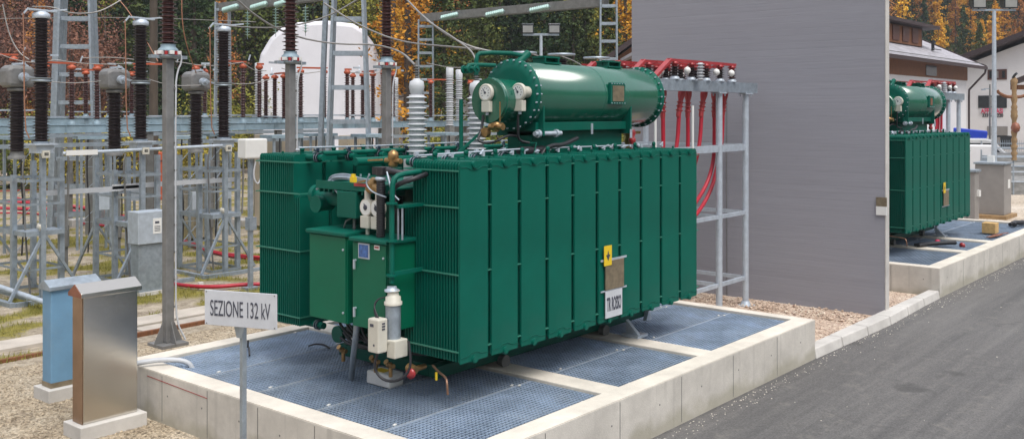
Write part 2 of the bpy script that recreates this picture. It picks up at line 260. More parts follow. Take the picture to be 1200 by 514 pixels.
class MB:
    def __init__(s): s.v = []; s.f = []; s.sm = []
    def add(s, vs, fs, smooth=False):
        n = len(s.v); s.v += [tuple(p) for p in vs]; s.f += [tuple(i + n for i in f) for f in fs]; s.sm += [smooth] * len(fs); return s
    def box(s, c, d, rz=0, m=None):
        x, y, z = (k / 2 for k in d); vs = []
        cr, sr = math.cos(rz), math.sin(rz)
        for k in (-1, 1):
            for j in (-1, 1):
                for i in (-1, 1):
                    px, py = i * x, j * y; vs.append((c[0] + px * cr - py * sr, c[1] + px * sr + py * cr, c[2] + k * z))
        return s.add(vs, [(0, 2, 3, 1), (4, 5, 7, 6), (0, 1, 5, 4), (2, 6, 7, 3), (0, 4, 6, 2), (1, 3, 7, 5)])
    def b2(s, x0, x1, y0, y1, z0, z1): return s.box(((x0 + x1) / 2, (y0 + y1) / 2, (z0 + z1) / 2), (abs(x1 - x0), abs(y1 - y0), abs(z1 - z0)))
    def bar(s, p, q, w, h=None):
        p = Vector(p); q = Vector(q); h = h or w; a, b = basis(q - p); vs = []
        for e in (p, q):
            for i, j in ((-1, -1), (1, -1), (1, 1), (-1, 1)): vs.append(e + a * (w / 2 * i) + b * (h / 2 * j))
        return s.add(vs, [(3, 2, 1, 0), (4, 5, 6, 7), (0, 1, 5, 4), (1, 2, 6, 5), (2, 3, 7, 6), (3, 0, 4, 7)])
    def angle(s, p, q, w, t=.008, flip=1):                          # L section
        p = Vector(p); q = Vector(q); a, b = basis(q - p); a = a * flip
        s.bar(p + a * w / 2, q + a * w / 2, w, t) if flip else 0
        return s.bar(p + b * (w / 2 + t), q + b * (w / 2 + t), t, w)
    def cyl(s, p, q, r, r2=None, n=16, caps=True):
        p = Vector(p); q = Vector(q); r2 = r if r2 is None else r2; a, b = basis(q - p); vs = []
        for e, rr in ((p, r), (q, r2)):
            for k in range(n):
                t = 2 * PI * k / n; vs.append(e + a * (rr * math.cos(t)) + b * (rr * math.sin(t)))
        s.add(vs, [(k, (k + 1) % n, n + (k + 1) % n, n + k) for k in range(n)], True)
        if caps:
            s.add(vs[:n], [tuple(range(n))[::-1]]); s.add(vs[n:], [tuple(range(n))])
        return s
    def lathe(s, prof, p=(0, 0, 0), d=(0, 0, 1), n=16, smooth=True):   # prof: (r, t) along the axis
        p = Vector(p); d = Vector(d).normalized(); a, b = basis(d); vs = []; fs = []
        for r, t in prof:
            for k in range(n):
                u = 2 * PI * k / n; vs.append(p + d * t + a * (r * math.cos(u)) + b * (r * math.sin(u)))
        for i in range(len(prof) - 1):
            for k in range(n):
                fs.append((i * n + k, i * n + (k + 1) % n, (i + 1) * n + (k + 1) % n, (i + 1) * n + k))
        s.add(vs, fs, smooth)
        s.add(vs[:n], [tuple(range(n))[::-1]]); s.add(vs[-n:], [tuple(range(n))]); return s
    def tube(s, pts, r, n=8, smoothpath=0):
        pts = [Vector(p) for p in pts]
        for _ in range(smoothpath):                                 # corner cutting
            q = [pts[0]]
            for i in range(len(pts) - 1):
                q += [pts[i] * .75 + pts[i + 1] * .25, pts[i] * .25 + pts[i + 1] * .75]
            pts = q + [pts[-1]]
        a = None; rings = []
        for i, p in enumerate(pts):
            d = (pts[min(i + 1, len(pts) - 1)] - pts[max(i - 1, 0)]).normalized()
            if a is None: a, b = basis(d)
            else:
                a = (a - d * a.dot(d)); a = a.normalized() if a.length > 1e-6 else basis(d)[0]; b = a.cross(d).normalized()
            rings += [p + a * (r * math.cos(2 * PI * k / n)) + b * (r * math.sin(2 * PI * k / n)) for k in range(n)]
        L = len(pts)
        s.add(rings, [(i * n + k, i * n + (k + 1) % n, (i + 1) * n + (k + 1) % n, (i + 1) * n + k) for i in range(L - 1) for k in range(n)], True)
        s.add(rings[:n], [tuple(range(n))[::-1]]); s.add(rings[-n:], [tuple(range(n))]); return s
    def prism(s, poly, z0, z1, axis='z'):                           # poly in the two other axes
        n = len(poly)
        def P(a, b, c): return (a, b, c) if axis == 'z' else ((a, c, b) if axis == 'y' else (c, a, b))
        vs = [P(a, b, z0) for a, b in poly] + [P(a, b, z1) for a, b in poly]
        return s.add(vs, [tuple(range(n))[::-1], tuple(range(n, 2 * n))] + [(k, (k + 1) % n, n + (k + 1) % n, n + k) for k in range(n)])
    def pieces(s):
        par = list(range(len(s.v)))
        def fd(i):
            while par[i] != i: par[i] = par[par[i]]; i = par[i]
            return i
        # vertices that share a position are welded before looking for pieces
        seen = {}
        for i, p in enumerate(s.v):
            k = (round(p[0], 4), round(p[1], 4), round(p[2], 4)); j = seen.setdefault(k, i)
            if j != i: par[fd(i)] = fd(j)
        for f in s.f:
            for i in f[1:]: par[fd(i)] = fd(f[0])
        gr = {}
        for i in range(len(s.v)): gr.setdefault(fd(i), []).append(i)
        G = []
        for vs in gr.values():
            bb = [(min(s.v[i][k] for i in vs) - .012, max(s.v[i][k] for i in vs) + .012) for k in range(3)]; G.append([set(vs), bb])
        ch = True
        while ch:
            ch = False
            for i in range(len(G)):
                for j in range(i + 1, len(G)):
                    if all(G[i][1][k][0] <= G[j][1][k][1] and G[j][1][k][0] <= G[i][1][k][1] for k in range(3)):
                        G[i][0] |= G[j][0]; G[i][1] = [(min(a[0], b[0]), max(a[1], b[1])) for a, b in zip(G[i][1], G[j][1])]; G.pop(j); ch = True; break
                if ch: break
        out = []
        for vs, _ in G:
            m_ = MB(); idx = {o: n for n, o in enumerate(sorted(vs))}; m_.v = [s.v[o] for o in sorted(vs)]
            for f, q in zip(s.f, s.sm):
                if f[0] in vs: m_.f.append(tuple(idx[i] for i in f)); m_.sm.append(q)
            out.append(m_)
        return out
    def build(s, name, mat, parent=None, loc=None, bevel=0, **tags):
        if name in SPLIT and parent is not None and len(s.v) < 4000:
            ps = s.pieces()
            if len(ps) > 1: return [m_.build1(name, mat, parent, loc, bevel, **tags) for m_ in ps][0]
        return s.build1(name, mat, parent, loc, bevel, **tags)
    def build1(s, name, mat, parent=None, loc=None, bevel=0, **tags):
        root = parent
        while root is not None and root.parent is not None: root = root.parent
        vv = s.v
        if root is not None and root.name in WORLD:                 # authored in place: re-base on the thing's own origin
            L0 = root.location; vv = [(a - L0.x, b_ - L0.y, c - L0.z) for a, b_, c in s.v]
        me = bpy.data.meshes.new(name); me.from_pydata(vv, [], s.f)
        me.polygons.foreach_set('use_smooth', s.sm)
        me.materials.append(mat if not isinstance(mat, str) else M[mat]); me.update()
        bm = bmesh.new(); bm.from_mesh(me); bmesh.ops.recalc_face_normals(bm, faces=bm.faces); bm.to_mesh(me); bm.free()
        o = bpy.data.objects.new(name, me); C.objects.link(o)
        if parent: o.parent = parent
        if loc is not None: o.location = loc
        if bevel:
            md = o.modifiers.new('bevel', 'BEVEL'); md.width = bevel; md.segments = 2; md.limit_method = 'ANGLE'; md.angle_limit = R(50)
        for k, v in tags.items(): o[k] = v
        return o
def thing(name, label, cat, loc=(0, 0, 0), rz=0, group=None):
    o = bpy.data.objects.new(name, None); C.objects.link(o); o.location = loc; o.rotation_euler = (0, 0, rz)
    o['label'] = label; o['category'] = cat
    if group: o['group'] = group
    o.empty_display_size = .2
    return o
def wthing(*a, **k):
    o = thing(*a, **k); WORLD.add(o.name); return o
def tag(o, label, cat, group=None):
    o['label'] = label; o['category'] = cat
    if group: o['group'] = group
    return o
def base_of(n): return n.split('.')[0]
def copy_tree(o, parent=None, skip=()):
    if base_of(o.name) in skip: return None
    c = o.copy(); C.objects.link(c); c.parent = parent
    for ch in [x for x in KIDS.get(o.name, ())]: copy_tree(bpy.data.objects[ch], c, skip)
    return c
KIDS = {}
def index_kids():
    KIDS.clear()
    for o in C.objects:
        if o.parent: KIDS.setdefault(o.parent.name, []).append(o.name)
def dup(o, loc, label=None, rz=None, group=None, skip=()):
    index_kids(); c = copy_tree(o, None, skip); c.location = loc
    if label: c['label'] = label
    if rz is not None: c.rotation_euler = (0, 0, rz)
    if group: c['group'] = group
    return c
def text(s, w, h, mat, parent, loc, rot, name='lettering', bold=.0, depth=.002):
    cu = bpy.data.curves.new('lettering', 'FONT'); cu.body = s; cu.size = 1; cu.extrude = .0; cu.offset = bold; cu.align_x = 'CENTER'; cu.align_y = 'CENTER'
    t = bpy.data.objects.new('lettering_tmp', cu); sc.collection.objects.link(t); bpy.context.view_layer.update()
    me = bpy.data.meshes.new_from_object(t.evaluated_get(bpy.context.evaluated_depsgraph_get()))
    bpy.data.objects.remove(t); me.materials.clear(); me.materials.append(M[mat])
    xs = [v.co.x for v in me.vertices]; ys = [v.co.y for v in me.vertices]
    sx = w / (max(xs) - min(xs)); sy = h / (max(ys) - min(ys)); mx = (max(xs) + min(xs)) / 2; my = (max(ys) + min(ys)) / 2
    for v in me.vertices: v.co.x = (v.co.x - mx) * sx; v.co.y = (v.co.y - my) * sy
    bm = bmesh.new(); bm.from_mesh(me); g = bmesh.ops.extrude_face_region(bm, geom=list(bm.faces))
    for v in g['geom']:
        if isinstance(v, bmesh.types.BMVert): v.co.z += depth
    bmesh.ops.recalc_face_normals(bm, faces=bm.faces); bm.to_mesh(me); bm.free(); me.name = name
    o = bpy.data.objects.new(name, me); C.objects.link(o); o.parent = parent; o.location = loc; o.rotation_euler = rot
    return o
def sheds(n, h, rc, rs, alt=0, t=0):
    """porcelain shed profile: n sheds over height h"""
    p = [(rc, 0)]; st = h / n
    if t == 0:
        for i in range(n):
            z = i * st; rr = rs if (not alt or i % 2 == 0) else rs * alt
            p += [(rc, z + st * .30), (rr * .98, z + st * .42), (rr, z + st * .47), (rr * .97, z + st * .53), (rc, z + st * .72)]
        return p + [(rc, h)]
    for i in range(n):
        z = i * st; rr = rs if (not alt or i % 2 == 0) else rs * alt
        p += [(rc, z + st * .15), (rr * .97, z + st * .30), (rr, z + st * .42), (rc * 1.12, z + st * .72), (rc, z + st)]
    return p
# ================================================================ THE GROUND
PT = .58                                                            # top of the plinths
def structure(name, mb, mat):
    o = mb.build(name, mat); o['kind'] = 'structure'; return o
structure('ground', MB().add([(-150, -150, 0), (420, -150, 0), (420, 420, 0), (-150, 420, 0)], [(0, 1, 2, 3)]), 'sand')
g = MB().add([(-10, 5.65, .004), (19.6, 5.65, .004), (19.6, 14.3, .004), (-10, 14.3, .004)], [(0, 1, 2, 3)])
structure('gravel_ground', g, 'gravel')
g = MB().add([(13.3, 5.7, .03), (19.64, 5.7, .03), (19.64, 12, .03), (13.3, 12, .03)], [(0, 1, 2, 3)])
structure('gravel_strip', g, 'gravel_red')
# road: runs alongside the plinths and bends slightly away beyond the second one
rd = []
for x, y in ((-40, 5.66), (14, 5.66), (20, 5.66), (27, 5.66), (34, 5.9), (44, 5.2), (60, 3.5), (90, 0), (140, -4)): rd.append((x, y))
vs = [(x, y, .008) for x, y in rd] + [(x, -60, .008) for x, y in rd]; n = len(rd)
structure('asphalt_road', MB().add(vs, [(i, i + 1, n + i + 1, n + i) for i in range(n - 1)]), 'asphalt')

# yard sheet with moss/grass density
def grass_at(x, y):
    v = .6 * noise.noise(Vector((x * .5, y * .6, 3.1))) + .9 * noise.noise(Vector((x * 1.3, y * 1.5, 8)))
    base = .45 + v * .75
    if 13.3 < y < 14.35: base -= .6
    if y < 14.95 and x > 7.2: base -= .35
    return max(0, min(1, base))
st = .2; X0, X1, Y0, Y1 = 1.5, 34.5, 14.1, 48
nx = int((X1 - X0) / st); ny = int((Y1 - Y0) / st); vs = []; att = []
for j in range(ny + 1):
    for i in range(nx + 1):
        x = X0 + i * st; y = Y0 + j * st
        edge = min(1, (y - Y0) / .6, (x - X0) / .6, (X1 - x) / .6, (Y1 - y) / .6)
        vs.append((x, y, .006 + max(0, edge) * (.02 + .035 * noise.noise(Vector((x * .7, y * .7, 0)))))); att.append(grass_at(x, y))
fs = [(j * (nx + 1) + i, j * (nx + 1) + i + 1, (j + 1) * (nx + 1) + i + 1, (j + 1) * (nx + 1) + i) for j in range(ny) for i in range(nx)]
yd = structure('yard_ground', MB().add(vs, fs, True), 'yard')
a = yd.data.attributes.new('grass', 'FLOAT', 'POINT'); a.data.foreach_set('value', att)
# grass blades
rg = random.Random(3); gb = MB(); cnt = 0
while cnt < 34000:
    x = rg.uniform(2.5, 22); y = 14.4 + (rg.random() ** 1.6) * 17
    if grass_at(x, y) < rg.uniform(.42, .8): continue
    if 14.9 < y < 15.75: continue
    h = rg.uniform(.03, .10); a0 = rg.uniform(0, 2 * PI); w = rg.uniform(.006, .013); dx, dy = math.cos(a0), math.sin(a0)
    lx, ly = rg.uniform(-.04, .04), rg.uniform(-.04, .04); cnt += 1
    gb.add([(x - dx * w, y - dy * w, .01), (x + dx * w, y + dy * w, .01), (x + lx, y + ly, .03 + h)], [(0, 1, 2)])
o = gb.build('grass', 'l_grass'); o['kind'] = 'stuff'; tag(o, 'yellow green grass and moss growing in patches between the switchyard stands', 'grass')
# loose stones
sg = MB(); rg = random.Random(5)
OC = [(1, 0, 0), (-1, 0, 0), (0, 1, 0), (0, -1, 0), (0, 0, 1), (0, 0, -1)]; OF = [(0, 2, 4), (2, 1, 4), (1, 3, 4), (3, 0, 4), (2, 0, 5), (1, 2, 5), (3, 1, 5), (0, 3, 5)]
def stones(n, fx, fy, z, s0, s1, ok=lambda x, y: True, sg=None):
    k = 0
    while k < n:
        x, y = fx(), fy()
        if not ok(x, y): continue
        s = rg.uniform(s0, s1) * (1.8 if rg.random() < .04 else 1); a0 = rg.uniform(0, 6.3); c, d = math.cos(a0), math.sin(a0); k += 1
        sc3 = (rg.uniform(.7, 1.4) * s, rg.uniform(.6, 1) * s, rg.uniform(.4, .8) * s)
        sg.add([(x + px * sc3[0] * c - py * sc3[1] * d, y + px * sc3[0] * d + py * sc3[1] * c, z + pz * sc3[2] + s * .15) for px, py, pz in OC], OF)
stones(9000, lambda: rg.uniform(3.2, 6.05), lambda: rg.uniform(8.0, 14.2), .004, .006, .024, lambda x, y: x < 5.95 or y > 11.3, sg)
stones(2500, lambda: rg.uniform(6, 10), lambda: rg.uniform(11.3, 14.2), .004, .006, .02, sg=sg)
o = sg.build('loose_gravel', M['gravel']); o['kind'] = 'stuff'; tag(o, 'sandy brown loose gravel around the two small cabinets', 'gravel')
sg = MB()
stones(6500, lambda: rg.uniform(13.7, 19.6), lambda: rg.uniform(5.9, 11), .03, .008, .022, sg=sg)
stones(800, lambda: 16.2 + abs(rg.gauss(0, .5)), lambda: rg.uniform(6, 10.5), .05, .012, .034, lambda x, y: x < 17.05, sg=sg)
o = sg.build('pinkish_gravel', M['gravel_red']); o['kind'] = 'stuff'; tag(o, 'pinkish brown coarse gravel between the grey wall and the concrete plinths', 'gravel')

sg = MB()
stones(900, lambda: rg.uniform(8, 40), lambda: 5.6 - abs(rg.gauss(0, .12)), .01, .003, .012, sg=sg); stones(260, lambda: rg.uniform(6, 34), lambda: rg.uniform(-2, 5.5), .01, .004, .012, sg=sg)
o = sg.build('road_grit', M['conc_top']); o['kind'] = 'stuff'; tag(o, 'pale grit scattered on the asphalt and gathered along the kerb', 'grit')
# straw and dead stalks lying on the sandy gravel
sw = MB(); rg = random.Random(8)
for _ in range(900):
    x = rg.uniform(3.4, 5.95); y = rg.uniform(8.2, 14); a0 = rg.uniform(0, 6.3); l = rg.uniform(.02, .08)
    sw.bar((x, y, .02), (x + l * math.cos(a0), y + l * math.sin(a0), .022 + rg.uniform(0, .015)), .003)
o = sw.build('dry_straw', 'beige'); o['kind'] = 'stuff'; tag(o, 'dry straw bits scattered on the sandy gravel', 'straw')

# cable trench path and kerbs of the yard
pm = MB()
x = 1.0
while x < 13.6:
    pm.b2(x, x + .98, 15.02, 15.62, .0, .075); x += 1.0
p = structure('concrete_path', pm, 'conc_path')
km = MB(); km.b2(1, 7.2, 14.42, 14.50, 0, .07); km.b2(7.9, 13, 14.46, 14.54, 0, .08)
o = km.build('edging_board', 'wood'); tag(o, 'weathered brown edging board between sandy gravel and yard grass', 'edging')
pm = MB(); pm.b2(8.2, 14.5, 14.55, 14.98, 0, .05)
structure('pavement', pm, 'conc_path')

# road kerbs
def kerb(x0, x1, label, wob):
    r = wthing('kerb', label, 'kerb', ((x0 + x1) / 2, 5.75, 0), group='concrete kerbs along the road')
    x = x0; i = 0
    while x < x1 - .05:
        e = min(x + .98, x1); dy = wob[i % len(wob)]
        MB().add([(x, 5.64 - dy, 0), (e - .012, 5.64 - wob[(i + 1) % len(wob)], 0), (e - .012, 5.88, 0), (x, 5.88, 0),
                  (x, 5.67 - dy, .15), (e - .012, 5.67 - wob[(i + 1) % len(wob)], .15), (e - .012, 5.86, .15), (x, 5.86, .15)],
                 [(3, 2, 1, 0), (4, 5, 6, 7), (0, 1, 5, 4), (1, 2, 6, 5), (2, 3, 7, 6), (3, 0, 4, 7)]).build('kerb_stone', 'conc_kerb', r, bevel=.015)
        x += 1.0; i += 1
kerb(13.66, 19.62, 'concrete kerb curving past the foot of the tall grey wall', [0, .02, .05, .07, .04, .01])

# ================================================================ PLINTHS
XO = 13.65
def plinth(x0, x1, dx, label):
    r = wthing('concrete_plinth', label, 'plinth', (dx + 9.8, 8.4, 0))
    x0 += dx; x1 += dx; y0, y1 = 5.66, 11.2; w = .27
    a = MB(); a.b2(x0, x1, y0, y0 + w, 0, PT - .012); a.b2(x0, x0 + w, y0 + w, y1 - w, 0, PT - .012); a.b2(x1 - w + .06, x1, y0 + w, y1 - w, 0, PT - .012); a.b2(x0, x1, y1 - w, y1, 0, PT - .012)
    a.build('wall', 'conc', r)
    t = MB(); e = .012; z0, z1 = PT - .012, PT
    t.b2(x0 + .004, x1 - .004, y0 + .004, y0 + w, z0, z1); t.b2(x0 + .004, x0 + w, y0 + w, y1 - w, z0, z1); t.b2(x1 - w + .06, x1 - .004, y0 + w, y1 - w, z0, z1); t.b2(x0 + .004, x1 - .004, y1 - w, y1 - .004, z0, z1)
    t.build('rim', 'conc_top', r)
    for bx in (8.60, 10.70):
        MB().b2(bx + dx, bx + dx + .33, y0 + w, y1 - w, 0, PT - .001).build('cross_beam', 'conc_top', r, bevel=.01)
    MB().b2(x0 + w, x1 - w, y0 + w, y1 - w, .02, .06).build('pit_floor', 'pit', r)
    # formwork joints and tie holes on the outside faces
    j = MB()
    for k in range(1, 6):
        xx = x0 + k * (x1 - x0) / 6; j.b2(xx - .005, xx + .005, y0 - .002, y0 + .01, .03, PT - .03)
        yy = y0 + k * (y1 - y0) / 6; j.b2(x0 - .002, x0 + .01, yy - .005, yy + .005, .03, PT - .03)
    for k in range(8):
        xx = x0 + .5 + k * .95; j.cyl((xx, y0 - .002, .34), (xx, y0 + .02, .34), .011, n=8)
        yy = y0 + .3 + k * .7
        if yy < y1: j.cyl((x0 - .002, yy, .34), (x0 + .02, yy, .34), .011, n=8)
    j.build('formwork_joint', 'galv_dark', r)
    return r
p1 = plinth(5.98, 13.64, 0, 'long pale concrete plinth with cream rim under the large near green transformer')
MB().bar((5.977, 10.6, .50), (5.977, 9.35, .47), .004, .006).build('chalk_line', 'red', p1)
p2 = plinth(5.98, 15.6, XO, 'pale concrete plinth beyond the grey wall under the farther transformer')
# gratings: real crossed bars, one panel per frame
def grating(x0, x1, y0, y1, label, pitch=.052):
    r = wthing('grating_panel', label, 'grating', ((x0 + x1) / 2, (y0 + y1) / 2, PT - .045), group='steel grating panels laid in the plinth')
    a = MB(); zt = PT - .035
    x = x0 + .004
    while x < x1 - .004: a.b2(x - .004, x + .004, y0, y1, zt - .014, zt); x += pitch
    y = y0 + .004
    while y < y1 - .004: a.b2(x0, x1, y - .005, y + .005, zt - .012, zt - .001); y += pitch
    a.build('mesh', 'grate', r)
    f = MB(); f.b2(x0, x1, y0, y0 + .007, zt - .03, zt + .002); f.b2(x0, x1, y1 - .007, y1, zt - .03, zt + .002); f.b2(x0, x0 + .006, y0, y1, zt - .03, zt + .002); f.b2(x1 - .006, x1, y0, y1, zt - .03, zt + .002)
    f.build('edge_frame', 'galv_light', r)
    c = MB()
    for cx, cy in ((x0 + .25, y0 + .03), (x1 - .25, y1 - .03), (x1 - .3, y0 + .03)):
        c.box((cx, cy, zt + .006), (.05, .025, .008), .4)
    c.build('clip', 'white', r)
bays = [(6.26, 8.59, 'nearest bay'), (8.94, 10.69, 'middle bay'), (11.04, 13.42, 'far bay')]
rows = [(5.94, 6.90, 'beside the road-side rim'), (6.91, 7.90, 'second from the road-side rim'), (7.91, 8.90, 'under the tank'), (8.91, 9.90, 'under the left radiators'), (9.91, 10.92, 'beside the yard-side rim')]
for bx0, bx1, bn in bays:
    for ry0, ry1, rn in rows: grating(bx0, bx1, ry0, ry1, f'blue-grey grating of the near plinth, {bn}, {rn}')
for bx0, bx1, bn in bays[:2] + [(11.04, 15.3, 'far bay')]:
    for ry0, ry1, rn in ((5.94, 7.4, 'beside the road'), (7.41, 10.92, 'away from the road')): grating(bx0 + XO, bx1 + XO, ry0, ry1, f'blue-grey steel grating of the farther plinth, {bn}, {rn}', .07)

# ================================================================ FIREWALL
w = wthing('grey_wall', 'tall blank purple-grey wall standing between the two green transformers', 'wall', (17.2, 8.9, 0))
wm = MB(); wm.b2(17.1, 17.24, 5.84, 11.05, 0, 9.2); wm.build('panel', 'wall', w)
MB().b2(17.094, 17.254, 5.812, 5.84, 0, 9.2).build('edge_trim', 'conc_kerb', w, bevel=.012)
s_ = tag(MB().b2(17.07, 17.092, 5.80, 5.98, 1.95, 2.11).build('notice', 'brownplate'), 'small yellow and white notice fixed to the edge of the grey wall', 'notice')
MB().b2(17.068, 17.094, 5.80, 5.98, 1.80, 1.95).build('notice_field', 'white', s_)
cj = tag(MB().tube([(17.09, 8.86, .05), (17.09, 8.87, 2.4), (17.09, 8.86, 4.2)], .007, 6).build('conduit', 'galv_dark'), 'thin vertical earth conductor running down the grey wall', 'conductor')

# ================================================================ TRANSFORMER
TZ = PT
def radiator(T, n=10):
    """one cooler bank element, local: outer face at y=-.80, x within +-.229"""
    a = MB(); W = .216; z0, z1 = 1.05, 3.08; nf = 20
    for i in range(nf):
        y = -.80 + .006 + i * .0405; t = .015
        za = z0 + .02; zb = z1 - .012; 
        if i > nf - 4: zb = 2.58
        P = [(-W, y - t * .45), (W, y - t * .45), (W, y + t * .45), (.2 * W, y + t * .2), (-.2 * W, y + t * .2), (-W, y + t * .45)]
        pts = [(x_, y_, za) for x_, y_ in P] + [(x_, y_, zb) for x_, y_ in P] + [(x_ * .90, y_, zb + .022) for x_, y_ in P]
        k = 6; f = [tuple(range(k))[::-1], tuple(range(2 * k, 3 * k))]
        for s in (0, 1): f += [(s * k + q, s * k + (q + 1) % k, (s + 1) * k + (q + 1) % k, (s + 1) * k + q) for q in range(k)]
        a.add(pts, f)
    # outer face plate with pressed rims
    a.b2(-W + .004, W - .004, -.812, -.802, z0 - .0, z1 - .03)
    return a
def fin_outer():
    a = MB(); W = .205; y = -.8145
    for z, s in ((3.035, -1), (1.11, 1)):                           # pressed channel towards the header boss
        a.tube([(-W, y, z), (-.10, y, z), (-.055, y, z + s * .03), (.055, y, z + s * .03), (.10, y, z), (W, y, z)], .0045, 6, 1)
    return a
def headers(zz_):
    a = MB()
    for z in (zz_,):
        a.cyl((0, -.832, z), (0, .16, z), .04, n=14); a.cyl((0, -.838, z), (0, -.832, z), .03, n=14)
    return a
def ties(z):
    a = MB()
    for s in (-1, 1): a.b2(s * .222 - .006, s * .222 + .006, -.80, -.012, z - .008, z + .008)
    a.b2(-.228, .228, -.012, -.004, z - .008, z + .008); a.b2(.21, .272, -.813, -.801, z - .006, z + .006)
    return a
def valves():
    a = MB()
    for z in (3.055, 1.065):
        for y in (.03, .07): a.cyl((0, y, z), (0, y + .012, z), .058, n=12)
    a.bar((0, .055, 3.10), (.10, .10, 3.16), .014); a.bar((.05, .02, 3.11), (-.08, -.05, 3.13), .018, .01)
    a.box((.02, .055, 3.145), (.05, .03, .05))
    return a
def lug():
    a = MB()
    a.lathe([(.012, -.012), (.03, -.012), (.03, .012), (.012, .012)], (0, -.25, 3.15), (0, 1, 0), 10); a.box((0, -.25, 3.105), (.05, .02, .05)); a.cyl((.1, -.5, 3.08), (.1, -.5, 3.12), .015, n=8)
    return a
T = wthing('power_transformer', 'large dark green power transformer nearest the camera, marked TR ROSSO', 'transformer', (9.59, 8.36, PT), group='green power transformers on plinths')
O = T.location
def tb(mb, name, mat, parent=None, bevel=0, **k): return mb.build(name, mat, parent or T, bevel=bevel, **k)
# radiators: build one (local frame), then copy
WORLD.discard(T.name)
def shift(mb): mb.v = [(a, b, c - PT) for a, b, c in mb.v]; return mb
r0 = shift(radiator(T)).build('radiator', 'green', T)
for nm, mk, mt in (('pressed_rim', fin_outer, 'green'), ('header_pipe', lambda: headers(3.055), 'green'), ('header_pipe', lambda: headers(1.065), 'green')) + tuple(('tie_strip', (lambda z: lambda: ties(z))(z), 'tie') for z in (3.0, 2.63, 1.95, 1.17)) + (('valve', valves, 'galv_light'), ('valve', valves, 'galv_light'), ('lifting_eye', lug, 'green')):
    shift(mk()).build(nm, M[mt], r0)
index_kids()
pitch = .4885
for side in (0, 1):
    for i in range(10):
        rr = r0 if (side == 0 and i == 0) else copy_tree(r0, T)
        x = 7.14 + .229 + i * pitch - O.x
        if side == 0: rr.location = (x, 7.485 - O.y, 0); rr.rotation_euler = (0, 0, 0)
        else: rr.location = (x, 9.235 - O.y, 0); rr.rotation_euler = (0, 0, PI)
WORLD.add(T.name)
# tank, cover, skid
a = MB(); a.b2(7.95, 11.75, 7.66, 9.06, .78, 2.72)
for k in range(9):
    x = 8.0 + k * .45; a.b2(x, x + .06, 7.60, 7.66, .85, 2.6); a.b2(x, x + .06, 9.06, 9.12, .85, 2.6)
for y in (7.9, 8.35, 8.8): a.b2(7.88, 7.95, y, y + .06, .85, 2.6)
tb(a, 'tank', 'green_dark', bevel=.01)
a = MB(); a.b2(7.62, 11.86, 7.56, 9.16, 2.72, 2.76); a.b2(7.62, 11.86, 7.56, 9.16, 2.765, 2.80)
cv = tb(a, 'tank_cover', 'green', bevel=.005)
a = MB()
for k in range(30):
    for y in (7.60, 9.12): a.cyl((7.7 + k * .14, y, 2.70), (7.7 + k * .14, y, 2.83), .013, n=6)
tb(a, 'cover_bolt', 'galv_light', cv)
a = MB(); a.b2(7.70, 12.0, 7.52, 7.66, .64, .78); a.b2(7.70, 12.0, 9.06, 9.20, .64, .78); a.b2(7.70, 7.80, 7.66, 9.06, .64, .78); a.b2(7.8, 11.8, 7.70, 9.0, .66, .775)

tb(a, 'skid_frame', 'green_dark', bevel=.01)
for y, s in ((7.50, 1), (9.22, 1)):
    for x in (8.77, 10.87):
        a = MB(); a.cyl((x, y - .05, .64), (x, y + .03, .64), .062, n=18); a.cyl((x, y - .07, .64), (x, y - .05, .64), .075, n=18)
        tb(a, 'wheel', 'galv_dark')
a = MB(); a.add([(11.9, 7.44, .60), (12.05, 7.44, .60), (11.98, 7.44, .78), (11.9, 7.5, .60), (12.05, 7.5, .60), (11.98, 7.5, .78)], [(0, 1, 2), (5, 4, 3), (0, 3, 4, 1), (1, 4, 5, 2), (2, 5, 3, 0)])
a.b2(10.95, 11.2, 6.98, 7.25, PT, .615); a.add([(11.0, 7.2, .61), (11.0, 7.0, .61), (11.0, 7.2, .80), (11.06, 7.2, .61), (11.06, 7.0, .61), (11.06, 7.2, .80)], [(0, 1, 2), (5, 4, 3), (0, 3, 4, 1), (1, 4, 5, 2), (2, 5, 3, 0)])
tb(a, 'jacking_bracket', 'galv_light')
# conservator
cy, cz, cr = 7.70, 3.815, .405
a = MB(); a.lathe([(cr * .9, 0), (cr, .0), (cr, 2.90), (cr * .985, 2.93), (cr * .9, 2.98), (cr * .6, 3.015), (.02, 3.03)], (9.20, cy, cz), (1, 0, 0), 48)
cons = tb(a, 'conservator', 'green_gloss')
for x in (9.185, 12.06):
    a = MB(); a.lathe([(.3, 0), (cr + .036, 0), (cr + .036, .016), (cr + .032, .02), (cr + .036, .024), (cr + .036, .040), (.3, .040)], (x, cy, cz), (1, 0, 0), 48)
    fl = tb(a, 'end_flange', 'green', cons)
    b_ = MB()
    for k in range(26):
        u = 2 * PI * k / 26; p = Vector((x - .022, cy + math.cos(u) * (cr + .018), cz + math.sin(u) * (cr + .018))); b_.cyl(p, p + Vector((.10, 0, 0)), .011, n=6)
    tb(b_, 'flange_bolt', 'galv_light', fl)
a = MB(); a.b2(9.35, 11.35, 7.50, 7.9, 2.9, 3.36); a.b2(9.30, 11.4, 7.40, 8.0, 3.36, 3.47); a.b2(9.30, 11.4, 7.42, 7.98, 2.86, 2.9)
for x in (9.35, 11.3): a.b2(x, x + .03, 7.32, 8.08, 3.3, 3.72)
tb(a, 'saddle', 'green', cons, bevel=.006)
for x0 in (9.72, 11.15):
    a = MB(); a.b2(x0, x0 + .34, 7.58, 7.82, 4.215, 4.235); a.b2(x0 + .02, x0 + .32, 7.69, 7.71, 4.2, 4.32); a.b2(x0 + .02, x0 + .04, 7.6, 7.8, 4.15, 4.30); a.b2(x0 + .30, x0 + .32, 7.6, 7.8, 4.15, 4.30); a.b2(x0, x0 + .34, 7.60, 7.80, 4.29, 4.31)
    tb(a, 'lifting_lug', 'green', cons)
